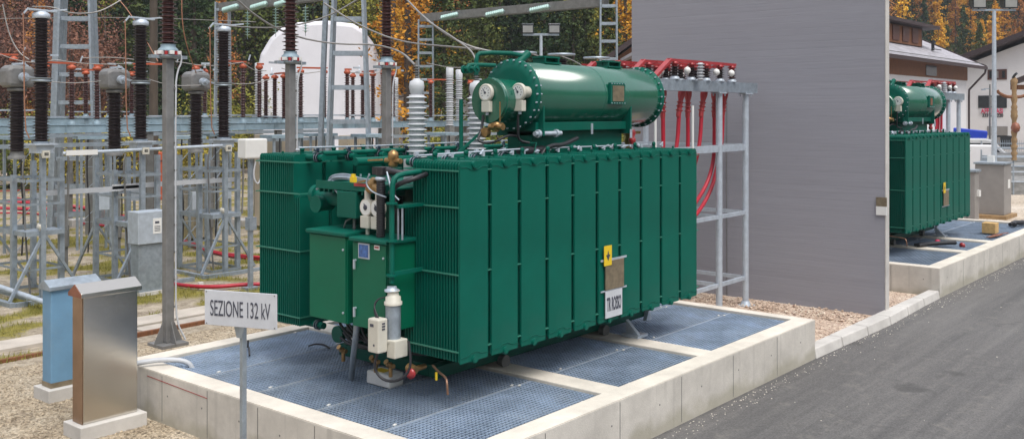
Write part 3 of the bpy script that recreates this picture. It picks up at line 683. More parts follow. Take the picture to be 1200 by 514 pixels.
# sight plate on the road side of the shell
px = 10.9; a = MB(); u = R(-6); 
fx0, fx1 = 10.72, 11.07
a.b2(fx0, fx1, 7.255, 7.30, 3.70, 3.99); sp_ = tb(a, 'sight_frame', 'green', cons, bevel=.004)
a = MB(); a.b2(fx0 + .04, fx1 - .04, 7.248, 7.254, 3.74, 3.95); tb(a, 'sight_plate', 'brownplate', sp_)
a = MB(); 
for k in range(6):
    for z in (3.715, 3.975): a.cyl((fx0 + .02 + k * .062, 7.245, z), (fx0 + .02 + k * .062, 7.256, z), .007, n=6)
tb(a, 'sight_bolt', 'galv_light', sp_)
# seam strips
a = MB()
for x in (10.66,): a.lathe([(cr + .002, 0), (cr + .004, .004), (cr + .002, .008)], (x, cy, cz), (1, 0, 0), 48)
tb(a, 'weld_seam', 'green', cons)
# small tap-changer conservator
a = MB(); a.lathe([(.27, 0), (.27, .42)], (8.80, 7.74, 3.735), (1, 0, 0), 36)
a.lathe([(.15, 0), (.28, 0), (.28, .02), (.15, .02)], (8.84, 7.74, 3.735), (1, 0, 0), 36)
sc_ = tb(a, 'small_conservator', 'green_gloss')
def dial(x, y, z, par, d=(-1, 0, 0)):
    a = MB(); a.lathe([(.095, 0), (.108, .01), (.108, .045), (.092, .055), (.086, .05)], (x, y, z), d, 24)
    q = tb(a, 'level_gauge', 'cream', par)
    a = MB(); a.cyl((x - .05, y, z), (x - .053, y, z), .084, n=20)
    qq = tb(a, 'gauge_face', 'white', q)
    a = MB(); a.cyl((x - .054, y, z), (x - .058, y, z), .016, n=10); a.bar((x - .057, y, z), (x - .057, y + .03, z + .045), .006)
    for k in range(9):
        t = R(-40 + k * 32); c, s = math.cos(t), math.sin(t); a.bar((x - .055, y + c * .052, z + s * .052), (x - .055, y + c * .066, z + s * .066), .006)
    tb(a, 'gauge_needle', 'text', q)
    a = MB(); a.b2(x - .05, x + .03, y - .065, y + .065, z - .235, z - .10); tb(a, 'gauge_box', 'cream', q, bevel=.008)
    a = MB(); a.cyl((x - .01, y, z - .27), (x - .01, y, z - .235), .022, n=10); tb(a, 'cable_gland', 'galv_light', q)
dial(8.795, 7.74, 3.83, sc_)
dial(9.05, 7.44, 3.84, cons); tb(MB().cyl((9.0, 7.44, 3.84), (9.19, 7.44, 3.84), .07, n=14), 'gauge_stub', 'cream', cons)
# black signal leads from the gauges
a = MB(); a.tube([(8.765, 7.79, 3.56), (8.74, 7.79, 3.38), (8.60, 7.75, 3.24), (8.75, 7.62, 3.22), (8.95, 7.56, 3.32), (9.12, 7.55, 3.30)], .016, 8, 2)
a.tube([(9.04, 7.47, 3.57), (9.04, 7.47, 3.38), (9.08, 7.50, 3.25), (9.2, 7.42, 3.22)], .016, 8, 2)
tb(a, 'signal_lead', 'black')
# green pipes at the conservator end
a = MB(); a.tube([(8.62, 7.92, 4.06), (8.62, 7.92, 4.16), (8.70, 7.88, 4.17), (9.0, 7.8, 4.17)], .025, 10, 1); a.cyl((8.60, 7.98, 4.12), (8.60, 7.72, 4.12), .022, n=8)
for y in (7.74, 7.84, 7.94): a.cyl((8.60, y, 4.11), (8.60, y + .025, 4.11), .05, n=12)
a.tube([(8.85, 7.98, 4.05), (8.85, 7.98, 4.28), (8.9, 7.95, 4.33), (9.4, 7.72, 4.33), (9.45, 7.70, 4.24)], .028, 10, 1)
a.cyl((9.36, 7.72, 4.22), (9.52, 7.70, 4.34), .05, n=12)
tb(a, 'vent_pipe', 'green')
a = MB(); a.tube([(8.62, 8.02, 2.95), (8.62, 8.02, 3.75)], .025, 10); a.bar((8.45, 8.1, 2.98), (8.85, 7.80, 3.42), .03); a.tube([(9.15, 7.35, 2.95), (9.28, 7.38, 3.22), (9.10, 7.5, 3.22)], .012, 6)
tb(a, 'support_strut', 'green')
a = MB(); a.lathe([(.02, 0), (.035, .02), (.03, .05), (.05, .07), (.05, .10), (.02, .12)], (8.74, 7.55, 3.36), (0, 0, 1), 12); a.cyl((8.74, 7.66, 3.42), (8.74, 7.45, 3.42), .04, n=12); a.cyl((8.66, 7.55, 3.44), (8.84, 7.55, 3.44), .03, n=12); a.bar((8.74, 7.5, 3.48), (8.74, 7.5, 3.72), .012); a.cyl((8.70, 7.72, 3.35), (8.76, 7.72, 3.35), .06, n=12)
tb(a, 'brass_valve', 'brass')
a = MB(); a.cyl((9.25, 7.38, 3.33), (9.78, 7.38, 3.33), .03, n=10); a.cyl((9.3, 7.38, 3.33), (9.34, 7.38, 3.33), .05, n=12); a.cyl((9.66, 7.38, 3.33), (9.7, 7.38, 3.33), .05, n=12); a.box((10.35, 7.3, 3.38), (.03, .02, .14), .3); a.box((11.28, 7.3, 3.30), (.03, .03, .12), .5)
tb(a, 'flanged_coupling', 'galv_light')
a = MB(); a.tube([(9.25, 7.30, 3.0), (9.32, 7.28, 3.15), (9.5, 7.28, 3.19), (9.7, 7.30, 3.18), (10.1, 7.36, 3.26)], .028, 8, 2); a.tube([(9.05, 7.45, 3.12), (9.5, 7.45, 3.12)], .06, 10); a.b2(9.0, 9.5, 7.30, 7.55, 2.98, 3.06); a.b2(10.1, 10.7, 7.25, 7.35, 3.0, 3.06)
tb(a, 'flexible_hose', 'black')
# red valve near the far end of the saddle
a = MB(); a.lathe([(.05, 0), (.05, .04), (.03, .05), (.045, .09), (.03, .13), (.05, .16), (.05, .20), (.03, .22), (.055, .28), (.03, .33)], (11.62, 7.5, 3.02), (0, 0, 1), 14)
tb(a, 'red_valve', 'red')
a = MB(); a.lathe([(.05, 0), (.05, .06), (.03, .10), (.06, .16), (.04, .24), (.07, .28)], (11.9, 7.75, 3.0), (0, 0, 1), 14); a.b2(11.85, 12.0, 7.6, 7.9, 3.28, 3.32); tb(a, 'relief_valve', 'brass')
# pipework running along the top
a = MB()
a.cyl((7.7, 8.9, 3.00), (11.9, 8.9, 3.0), .05, n=12); a.cyl((8.1, 7.95, 3.06), (9.4, 7.95, 3.08), .055, n=12); a.cyl((7.45, 9.2, 3.1), (11.9, 9.2, 3.1), .03, n=10)
for x in (8.3, 9.6, 10.9): a.cyl((x, 8.9, 2.8), (x, 8.9, 3.0), .04, n=10)
for x in (7.95, 8.8): a.cyl((x, 7.95, 2.8), (x, 7.95, 3.06), .04, n=10)
tb(a, 'oil_pipe', 'green')
a = MB(); rg = random.Random(2)
for i in range(20):
    x = 7.4 + i * .24; y = 7.25 + rg.uniform(-.02, .05)
    a.bar((x, y, 3.12), (x + rg.uniform(.06, .14), y + rg.uniform(-.08, .08), 3.12 + rg.uniform(.01, .05)), .022, .012); a.cyl((x + .05, y, 3.10), (x + .05, y, 3.15), .02, n=8)
a.tube([(7.3, 7.42, 3.13), (9.0, 7.43, 3.15), (11.9, 7.42, 3.13)], .012, 6); a.tube([(7.25, 9.4, 3.17), (8.5, 9.4, 3.16), (11.9, 9.4, 3.17)], .012, 6)
tb(a, 'valve_lever', 'galv_light')
# HV bushings
for bx_ in (8.78, 9.93, 11.07):
    y, z = 8.95, 2.78
    a = MB(); a.lathe(sheds(13, .90, .098, .135, 1), (bx_, y, z + .14), (0, 0, 1), 24)
    bs = tb(a, 'bushing', 'silicone')
    a = MB(); a.lathe([(.15, 0), (.15, .03), (.10, .04), (.10, .11), (.125, .115), (.125, .14)], (bx_, y, z), (0, 0, 1), 24); tb(a, 'bushing_base', 'silicone', bs)
    a = MB(); a.lathe([(.07, 0), (.085, .02), (.10, .10), (.09, .17), (.05, .19), (.04, .21)], (bx_, y, z + 1.04), (0, 0, 1), 24); tb(a, 'bushing_head', 'silicone', bs)
    a = MB(); a.lathe(sheds(5, .17, .02, .045), (bx_, y, z + 1.25), (0, 0, 1), 12); a.cyl((bx_, y, z + 1.42), (bx_, y, z + 1.48), .016, n=8); tb(a, 'terminal', 'galv_dark', bs)
# ---- control end of the transformer (faces -x)
def cabinet(x0, x1, y0, y1, z0, z1, nm):
    a = MB(); a.b2(x0 + .02, x1, y0, y1, z0, z1); c = tb(a, nm, 'green_cab', bevel=.006)
    a = MB(); a.b2(x0, x0 + .018, y0 + .008, y1 - .008, z0 + .01, z1 - .01); d = tb(a, 'door', 'green_cab', c, bevel=.005)
    a = MB(); a.b2(x0 - .03, x1 + .02, y0 - .03, y1 + .03, z1, z1 + .045); tb(a, 'lid', 'green', c, bevel=.012)
    a = MB()
    for z in (z0 + .12, z1 - .14): a.cyl((x0 - .002, y0 + .04, z), (x0 - .014, y0 + .04, z), .012, n=8)
    tb(a, 'lock', 'galv_light', d)
    return c, d
c1, d1 = cabinet(6.76, 7.28, 7.96, 8.58, 1.34, 2.27, 'control_cabinet')
c2, d2 = cabinet(6.76, 7.22, 7.33, 7.86, 1.34, 2.24, 'drive_cabinet')
a = MB()
for z in (2.0, 1.50): a.bar((6.735, 7.80, z - .05), (6.735, 7.80, z + .05), .018); a.cyl((6.735, 7.80, z + .04), (6.762, 7.80, z + .04), .012, n=8)
tb(a, 'handle', 'galv_light', d2)
a = MB(); a.b2(6.747, 6.759, 7.58, 7.75, 2.07, 2.23); fr_ = tb(a, 'window_frame', 'galv_light', d2)
a = MB(); a.b2(6.743, 6.7468, 7.595, 7.735, 2.085, 2.215); tb(a, 'window_pane', 'bluelens', fr_)
a = MB(); a.b2(6.753, 6.759, 7.43, 7.51, 2.18, 2.225); l_ = tb(a, 'label_plate', 'white', d2)
a = MB(); a.b2(6.751, 6.7528, 7.44, 7.50, 2.195, 2.212); tb(a, 'label_stripe', 'red', l_)
# brackets behind the cabinets
a = MB(); a.b2(7.22, 7.95, 7.7, 7.78, 1.5, 1.6); a.b2(7.28, 7.95, 8.1, 8.18, 1.5, 1.6); a.b2(7.22, 7.95, 8.4, 8.48, 2.0, 2.1); a.b2(7.25, 7.95, 7.7, 7.78, 2.05, 2.12)
tb(a, 'bracket', 'green_dark')
a = MB(); a.b2(6.95, 7.25, 8.02, 8.34, 2.44, 2.73); jb = tb(a, 'junction_box', 'green', bevel=.008)
a = MB(); a.tube([(7.05, 8.16, 2.30), (7.05, 8.16, 2.44)], .018, 8); a.tube([(7.02, 8.3, 2.32), (6.98, 8.22, 2.40), (7.03, 8.17, 2.44)], .01, 6); tb(a, 'conduit', 'galv_dark', jb)
# two temperature gauges on the drive cabinet
for y in (7.83, 7.66):
    a = MB(); a.cyl((6.98, y, 2.58), (6.92, y, 2.58), .092, n=24); q = tb(a, 'temperature_gauge', 'cream')
    a = MB(); a.cyl((6.9195, y, 2.58), (6.917, y, 2.58), .080, n=24); tb(a, 'gauge_face', 'white', q)
    a = MB(); a.lathe([(.012, 0), (.024, .0), (.024, .004), (.012, .004)], (6.915, y, 2.58), (-1, 0, 0), 12); a.cyl((6.916, y, 2.58), (6.912, y, 2.58), .03, n=12); a.bar((6.914, y, 2.58), (6.914, y + .02, 2.62), .008)
    tb(a, 'gauge_needle', 'text', q)
    a = MB(); a.b2(6.90, 7.0, y - .065, y + .065, 2.36, 2.49); tb(a, 'gauge_box', 'cream', q, bevel=.006)
    a = MB(); a.cyl((6.95, y, 2.29), (6.95, y, 2.36), .022, n=8); a.cyl((6.95, y, 2.66), (6.95, y, 2.76), .035, n=10); tb(a, 'cable_gland', 'cream', q)
a = MB(); a.lathe([(.03, 0), (.06, .03), (.05, .06), (.075, .09), (.05, .13), (.03, .17)], (6.95, 7.80, 2.74), (0, -.5, 1), 12); a.cyl((6.95, 7.72, 2.80), (6.95, 7.60, 2.76), .05, n=10); a.bar((6.95, 7.86, 2.86), (6.95, 7.98, 2.84), .02); tb(a, 'brass_valve', 'brass')
# black riser and hoses
a = MB(); a.cyl((6.9, 7.57, 2.28), (6.9, 7.57, 2.90), .044, n=18)
for k in range(22): a.lathe([(.045, 0), (.049, .006), (.045, .012)], (6.9, 7.57, 2.30 + k * .027), (0, 0, 1), 18)
rs = tb(a, 'corrugated_riser', 'black')
a = MB(); a.lathe([(.046, 0), (.06, .01), (.06, .03), (.046, .04)], (6.9, 7.57, 2.88), (0, 0, 1), 18); tb(a, 'clamp', 'galv_light', rs)
a = MB(); a.cyl((6.9, 7.57, 2.93), (6.9, 7.57, 3.00), .05, n=16); a.b2(6.86, 7.0, 7.50, 7.66, 2.94, 3.02); a.tube([(6.92, 7.5, 2.99), (7.0, 7.3, 2.95), (7.3, 7.35, 2.99), (7.6, 7.5, 3.0)], .035, 10, 2)
a.tube([(6.86, 7.38, 2.76), (6.84, 7.26, 2.86), (6.95, 7.1, 2.92), (7.15, 7.15, 2.95)], .028, 8, 2); a.tube([(6.9, 7.45, 2.93), (6.9, 7.35, 2.8), (6.88, 7.33, 2.5), (6.9, 7.4, 2.3)], .016, 8, 2)
tb(a, 'black_hose', 'black')
a = MB(); rg = random.Random(12)
for k in range(9):
    oz = rg.uniform(-.02, .045); a.tube([(7.08 + rg.uniform(-.03, .03), 8.62, 2.79 + oz * .3), (7.05, 8.56, 2.84 + oz), (7.05 + rg.uniform(-.04, .04), 8.40, 2.87 + oz), (7.07, 8.22, 2.86 + oz), (7.1, 8.1, 2.84 + oz * .5), (7.1, 7.7, 2.86)], .011, 6, 2)
a.tube([(7.05, 8.52, 2.84), (7.0, 8.45, 2.75), (6.98, 8.32, 2.68)], .014, 6, 1); a.tube([(7.0, 8.75, 2.72), (7.0, 8.66, 2.76), (7.05, 8.55, 2.84)], .012, 6, 1)
a.tube([(6.83, 7.40, 2.98), (6.80, 7.33, 2.88), (6.8, 7.28, 2.76), (6.83, 7.22, 2.70)], .011, 6, 2); a.tube([(6.82, 7.66, 2.94), (6.8, 7.7, 2.85), (6.82, 7.62, 2.76), (6.82, 7.4, 2.72)], .009, 6, 2)
for y in (7.16, 7.22): a.tube([(6.82, y, 2.62), (6.82, y, 2.3)], .012, 6)
tb(a, 'cable_bundle', 'galv')
a = MB(); a.box((7.0, 8.12, 2.86), (.05, .06, .06)); a.cyl((7.0, 8.12, 2.80), (7.0, 8.12, 2.92), .026, n=8); tb(a, 'yellow_tag', 'yellow')
a = MB(); a.b2(6.955, 6.962, 7.86, 8.06, 2.795, 2.83); tb(a, 'red_tag', 'red')
# cable tray and main pipe over the cabinets
a = MB(); a.b2(6.97, 7.75, 7.5, 8.72, 2.775, 2.79); a.b2(6.965, 6.985, 7.5, 8.72, 2.74, 2.83)
for k in range(14): a.b2(6.975, 7.3, 7.62 + k * .08, 7.64 + k * .08, 2.70, 2.775)
tb(a, 'cable_tray', 'green')
a = MB(); a.cyl((7.2, 8.95, 2.63), (7.2, 8.45, 2.60), .085, n=18); a.cyl((7.2, 9.02, 2.635), (7.2, 8.95, 2.635), .115, n=18); a.cyl((7.05, 8.8, 2.55), (7.25, 8.8, 2.55), .085, n=18); a.cyl((7.02, 8.8, 2.55), (7.05, 8.8, 2.55), .10, n=18); a.cyl((7.2, 8.45, 2.60), (7.8, 8.3, 2.6), .085, n=18)
tb(a, 'pipe_elbow', 'green')
a = MB(); a.cyl((7.2, 9.07, 2.635), (7.2, 9.02, 2.635), .06, n=18); tb(a, 'pipe_cap', 'galv_light')
a = MB(); a.tube([(6.76, 7.25, 1.86), (6.76, 7.25, 2.84), (6.80, 7.25, 2.94), (6.95, 7.22, 2.97), (7.4, 7.25, 2.98)], .028, 12, 1)
for z in (2.66, 2.28, 1.93): a.cyl((6.76, 7.25, z), (6.76, 7.25, z + .02), .06, n=14)
a.b2(6.75, 7.2, 7.20, 7.23, 1.94, 1.98); a.b2(6.80, 7.2, 7.18, 7.27, 2.62, 2.65)
tb(a, 'riser_pipe', 'green')
a = MB(); a.cyl((7.35, 7.86, 2.8), (7.35, 7.86, 2.98), .045, n=12); a.cyl((7.35, 7.86, 2.96), (7.35, 7.86, 2.985), .10, n=14); tb(a, 'valve_stub', 'green')
a = MB(); a.lathe([(.04, 0), (.06, .03), (.04, .07), (.065, .10), (.055, .16), (.02, .19)], (7.35, 7.86, 2.99), (0, 0, 1), 12); a.cyl((7.35, 7.98, 3.06), (7.35, 7.74, 3.06), .03, n=10); a.bar((7.3, 7.98, 3.07), (7.25, 8.16, 3.06), .02); tb(a, 'top_brass_valve', 'brass')
a = MB(); a.b2(7.4, 7.5, 7.5, 7.75, 2.85, 3.08); tb(a, 'terminal_box', 'silicone')
a = MB(); a.tube([(7.6, 9.78, 3.12), (7.55, 9.70, 3.08), (7.55, 9.68, 2.95), (7.58, 9.76, 2.8), (7.55, 9.73, 2.62)], .015, 8, 2); a.tube([(7.6, 9.78, 3.12), (7.6, 9.9, 3.12)], .015, 8)
tb(a, 'grey_lead', 'silicone')
# dehydrating breather
a = MB(); a.lathe([(.075, 0), (.075, .02), (.05, .03), (.05, .05)], (6.75, 7.24, 1.78), (0, 0, 1), 16); tb(a, 'breather_flange', 'galv_light')
a = MB(); a.lathe([(.078, 0), (.078, .36)], (6.75, 7.22, 1.30), (0, 0, 1), 22); br = tb(a, 'breather', 'galv')
a = MB(); a.lathe([(.092, 0), (.092, .03), (.078, .04), (.078, .08), (.06, .09), (.055, .13), (.07, .14)], (6.75, 7.22, 1.65), (0, 0, 1), 22); a.lathe([(.07, 0), (.07, .06), (.1, .07), (.1, .10)], (6.75, 7.22, 1.20), (0, 0, 1), 22); tb(a, 'breather_head', 'cream', br)
a = MB(); a.b2(6.66, 6.84, 7.10, 7.22, 1.13, 1.31); tb(a, 'breather_foot', 'cream', br, bevel=.01)
a = MB(); a.b2(6.53, 6.66, 7.20, 7.36, 1.19, 1.53); bx = tb(a, 'breather_box', 'cream', br, bevel=.015)
a = MB()
for k in range(3): a.b2(6.58, 6.62, 7.196, 7.2, 1.42 + k * .028, 1.435 + k * .028)
a.b2(6.527, 6.53, 7.27, 7.32, 1.45, 1.48); a.b2(6.527, 6.53, 7.255, 7.275, 1.26, 1.28)
tb(a, 'box_mark', 'text', bx)
a = MB()
for k in range(4): a.tube([(6.60, 7.31 - k * .012, 1.53), (6.62, 7.37, 1.60 + k * .01), (6.66, 7.36, 1.70), (6.72, 7.30, 1.72)], .008, 6, 2)
a.tube([(6.6, 7.28, 1.19), (6.58, 7.33, 1.02), (6.62, 7.22, .90), (6.7, 7.05, .92), (6.78, 6.98, 1.05), (6.8, 7.05, 1.3)], .014, 8, 2)
tb(a, 'breather_lead', 'black', br)
# conduit down to the grating and pipes at the foot
a = MB(); a.tube([(7.0, 8.06, 1.36), (7.02, 8.10, 1.15), (7.15, 8.3, .85), (7.3, 8.5, .56)], .034, 10, 2); tb(a, 'grey_conduit', 'galv')
a = MB(); rg = random.Random(4)
for k in range(3): a.tube([(7.35 + k * .05, 8.75, .98 + .05 * k), (7.3, 8.5, .95 + rg.uniform(-.06, .1)), (7.35, 8.0, 1.0 + rg.uniform(-.08, .12)), (7.5, 7.5, .95 + .04 * k)], .018, 6, 2)
for k in range(8):
    y = 8.5 - k * .13; a.tube([(7.1, y, 1.34), (7.1, y - .04, 1.15 + rg.uniform(-.05, .05)), (7.2, y - .2, 1.04), (7.4, y - .3, 1.05)], .016, 6, 2)
a.tube([(7.3, 8.6, 1.2), (7.2, 8.2, 1.05), (7.2, 7.8, 1.0), (7.2, 7.4, 1.05)], .02, 6, 2); a.tube([(7.1, 7.9, 1.34), (7.05, 7.85, 1.2), (7.15, 7.8, 1.12)], .012, 6, 1)
tb(a, 'control_cables', 'black')
for y, x in ((8.62, 7.28), (7.98, 7.2), (7.72, 7.18)):
    a = MB(); a.cyl((x, y - .05, .86), (x, y + .05, .86), .025, n=10); a.lathe([(.02, 0), (.035, .02), (.02, .04), (.012, .07), (.03, .08), (.03, .09)], (x, y, .86), (-.6, 0, .5), 10); a.cyl((x, y, .74), (x, y, .86), .022, n=8)
    tb(a, 'drain_valve', 'brass')
a = MB(); a.cyl((7.08, 7.30, .90), (7.3, 7.32, .90), .03, n=10); a.cyl((7.1, 7.36, .92), (7.1, 7.26, .90), .05, n=12); dv = tb(a, 'foot_valve', 'brass')
a = MB(); a.lathe([(.02, 0), (.055, .01), (.055, .03), (.02, .04)], (7.04, 7.25, .89), (-1, -.3, 0), 14); tb(a, 'red_handwheel', 'red', dv)
a = MB(); a.tube([(7.15, 7.05, .98), (6.98, 6.80, .99), (6.88, 6.60, .99), (6.85, 6.56, .94), (6.85, 6.55, .84)], .012, 8, 2); tb(a, 'copper_pipe', 'copper')
a = MB(); a.cyl((7.2, 7.05, .82), (7.2, 7.05, .90), .014, n=8); tb(a, 'yellow_cap', 'yellow')
a = MB(); a.cyl((7.45, 8.9, .98), (7.95, 8.9, .98), .07, n=16); a.cyl((7.42, 8.9, .98), (7.45, 8.9, .98), .10, n=16); tb(a, 'foot_flange', 'green_dark')
# plates on the road-side radiators
a = MB(); a.b2(9.70, 10.10, 6.640, 6.652, 1.44, 1.79); pl = tb(a, 'rating_plate', 'brownplate')
a = MB(); a.b2(9.62, 10.18, 6.652, 6.66, 1.79, 1.815); a.b2(9.62, 10.18, 6.652, 6.66, 1.42, 1.44); tb(a, 'plate_rail', 'galv_light', pl)
a = MB(); a.b2(9.66, 9.82, 6.632, 6.639, 1.74, 1.98); yp = tb(a, 'warning_sticker', 'yellow', pl)
a = MB(); a.prism([(9.70, 1.87), (9.725, 1.87), (9.74, 1.92), (9.755, 1.87), (9.78, 1.87), (9.74, 1.80)], 6.628, 6.6318, 'y'); a.b2(9.70, 9.78, 6.628, 6.6318, 1.855, 1.862); tb(a, 'sticker_mark', 'text', yp)
a = MB(); a.b2(9.70, 10.06, 6.640, 6.650, 1.10, 1.425); ns = tb(a, 'name_sign', 'signwhite')
nl = text('TR ROSSO', .31, .17, 'text', T, (0, 0, 0), (PI / 2, 0, 0), 'sign_lettering', bold=.03); nl.parent = ns; nl.location = (9.88 - O.x, 6.6395 - O.y, 1.265 - O.z)

# ---- the farther transformer: the same machine, one bay along
T2 = dup(T, (O.x + XO, O.y, O.z), 'dark green power transformer standing beyond the grey wall at the right', skip=('name_sign', 'sight_plate'))
a = MB(); a.b2(10.78 - O.x, 10.92 - O.x, 7.246 - O.y, 7.2535 - O.y, 3.76 - O.z, 3.93 - O.z)
a.build('sight_plate', 'rust', T2)
wb = tag(MB().b2(-.11, .11, -.19, .19, 0, .15).build('white_box', 'white', loc=(7.42, 8.07, PT - .033), bevel=.02), 'white plastic box lying on the grating at the foot of the near transformer', 'box')
MB().b2(-.07, .05, -.05, .12, .151, .154).build('sticker', 'yellow', wb)

# ================================================================ CABLE TERMINATION FRAMES behind each transformer
def cable_frame(dx, label, which):
    r = wthing('termination_frame', label, 'steel frame', (dx + 16, 8.2, 0), group='galvanised cable frames')
    yb = 10.3
    for x in (15.43, 16.45):
        for y in (8.15, yb):
            a = MB(); a.lathe([(.058, .03), (.058, 3.92)], (x + dx, y, 0), (0, 0, 1), 14); q = a.build('post', 'galv_light', r)
            a = MB(); a.b2(x + dx - .13, x + dx + .13, y - .13, y + .13, .03, .05); a.lathe([(.10, .05), (.07, .12)], (x + dx, y, 0), (0, 0, 1), 10); a.b2(x + dx - .14, x + dx + .14, y - .09, y + .09, 3.92, 3.94)
            for ox, oy in ((.1, .06), (-.1, .06), (.1, -.06), (-.1, -.06)): a.cyl((x + dx + ox, y + oy, 3.88), (x + dx + ox, y + oy, 3.96), .014, n=6)
            a.build('post_flange', 'galv_light', q)
    for y in (8.15, yb):
        a = MB(); a.b2(13.1 + dx, 16.8 + dx, y - .07, y - .06, 3.945, 4.13); a.b2(13.1 + dx, 16.8 + dx, y - .06, y + .06, 3.945, 3.955); a.b2(13.1 + dx, 16.8 + dx, y - .06, y + .06, 4.12, 4.13); a.build('top_beam', 'galv', r)
    for z, x0 in ((2.95, 12.4), (1.75, 14.2), (.55, 14.6)):
        t = .06 if z > 2 else .032
        a = MB(); a.b2(x0 + dx, 15.36 + dx, 8.12, 8.18, z - t, z + t); a.b2(15.5 + dx, 16.38 + dx, 8.12, 8.18, z - t, z + t)
        a.b2(15.4 + dx, 15.46 + dx, 8.22, yb - .07, z - t, z + t); a.b2(16.42 + dx, 16.48 + dx, 8.22, yb - .07, z - t, z + t); a.b2(x0 + dx, 16.38 + dx, yb - .03, yb + .03, z - t, z + t)
        a.build('brace', 'galv_light', r)
    for x in (13.6, 14.5):
        for y in (8.15,):
            a = MB(); a.b2(x + dx - .03, x + dx + .03, y + .06, yb - .06, 4.0, 4.08); a.build('cross_member', 'galv_light', r)
    # three red phase brackets with their insulators
    for k in range(4):
        y = 8.12 + k * .50
        b = MB(); z = 4.44
        b.bar((13.66 + dx, y, z), (15.98 + dx, y, z), .045, .05)
        b.bar((13.22 + dx, y, 4.16), (13.70 + dx, y, z + .01), .10, .045)
        br_ = b.build('phase_bracket', 'red', r)
        b = MB(); b.bar((13.7 + dx, y + .25, z - .02), (15.9 + dx, y + .25, z - .05), .03); b.bar((14.2 + dx, y, z), (14.2 + dx, y + .25, z - .02), .03); b.bar((15.6 + dx, y, z), (15.6 + dx, y + .25, z - .03), .03)
        b.build('bracket_rail', 'red', br_)
        for x in (13.85, 14.4, 14.9, 15.4, 15.85):
            b = MB(); b.lathe(sheds(4, .16, .045, .085), (x + dx, y, 4.19), (0, 0, 1), 14); ii = b.build('insulator', 'porc' if x < 15.5 else 'porc_red', br_)
            b = MB(); b.lathe([(.05, 0), (.05, .03), (.085, .04), (.03, .08)], (x + dx, y, 4.345), (0, 0, 1), 12); b.build('insulator_cap', 'red', ii)
            b = MB(); b.lathe([(.08, 0), (.08, .03), (.045, .06)], (x + dx, y, 4.132), (0, 0, 1), 12); b.build('insulator_foot', 'galv_light', ii)
        for x in (14.05, 15.05, 15.6):
            b = MB(); b.lathe([(.01, -.06), (.045, -.04), (.06, 0), (.045, .04), (.01, .06)], (x + dx, y - .12, 4.28), (0, 0, 1), 10); b.build('spark_ball', 'white', br_)
        b = MB(); b.lathe(sheds(6, .30, .04, .075), (14.45 + dx, y - .14, 4.12), (0, 0, 1), 12); b.build('arrester', 'silicone', br_)
    return r
def cable(dx, x, y, xb, label, front=True, dz=0):
    r = wthing('power_cable', label, 'cable', (x + dx, y, 4), group='red high-voltage cables hanging from the termination frame')
    P = [(x + dx, y, 3.99), (x * .7 + xb * .3 + dx, y, 3.62), ((x + xb) / 2 + dx + .02, y, 3.05), (xb + dx, y, 2.65), (xb + dx - .25, y + .02, 2.25 + dz), (xb + dx - 1.1, y - .05, 1.8 + dz), (xb + dx - 2.2, y - .05, 1.5 + dz), (12.2 + dx, y, 1.4)]
    MB().tube(P, .034, 12, 2).build('cable_sheath', 'cable_red', r)
    d = (Vector(P[1]) - Vector(P[0])).normalized()
    a = MB(); a.lathe([(.034, .50), (.042, .46), (.042, .20), (.062, .12), (.066, .0), (.05, -.08)], P[0], d, 14)
    for t in (.24, .31, .38): a.lathe([(.042, -.012), (.066, 0), (.042, .018)], Vector(P[0]) + d * t, d, 14)
    a.build('termination', 'red', r)
fr1 = cable_frame(0, 'galvanised tube frame with red brackets between the near transformer and the grey wall', 0)
for i, (x, y, xb) in enumerate(((14.41, 8.3, 14.05), (14.66, 8.33, 14.61), (15.18, 8.3, 14.82), (15.55, 8.3, 15.49), (16.0, 8.33, 15.72), (13.78, 8.3, 13.77))):
    cable(0, x, y, xb, ['thick red cable hanging furthest from the wall, kinked out beside the conservator end', 'red cable hanging straight down, second from the conservator', 'red cable bowed toward the transformer in the middle of the frame', 'straight red cable just left of the first galvanised post', 'red cable nearest the grey wall, running behind the first post', 'red cable half hidden behind the end of the conservator'][i], dz=(-.12 if i == 4 else 0))
for i, (px_, x, y) in enumerate(((783, 13.3, 8.15), (813, 14.05, 7.9))):
    a = MB(); a.cyl((x, y, 2.9), (x, y, 3.85 - .15 * i), .022, n=8); tag(a.build('white_rod', 'white'), ['thin white rod standing closest to the conservator end', 'thin white rod standing between two red cables'][i], 'rod')
b_ = MB(); b_.b2(12.3, 12.6, 8.6, 8.9, 2.7, 3.15); b_.lathe([(.08, 0), (.08, .1), (.03, .2)], (12.45, 8.75, 3.15), (0, 0, 1), 10); tag(b_.build('blue_device', 'galv_blue', bevel=.01), 'blue-grey device with a small cap on the far end of the near transformer', 'device')
fr2 = cable_frame(XO, 'galvanised frame with red brackets behind the farther transformer', 1)
for i, (x, y, xb) in enumerate(((14.6, 8.2, 14.3), (15.35, 8.3, 15.2), (15.8, 8.5, 15.6))): cable(XO, x, y, xb, ['red cable behind the farther transformer, closest to its conservator', 'red cable behind the farther transformer, middle one', 'red cable behind the farther transformer, next to the white house wall'][i])

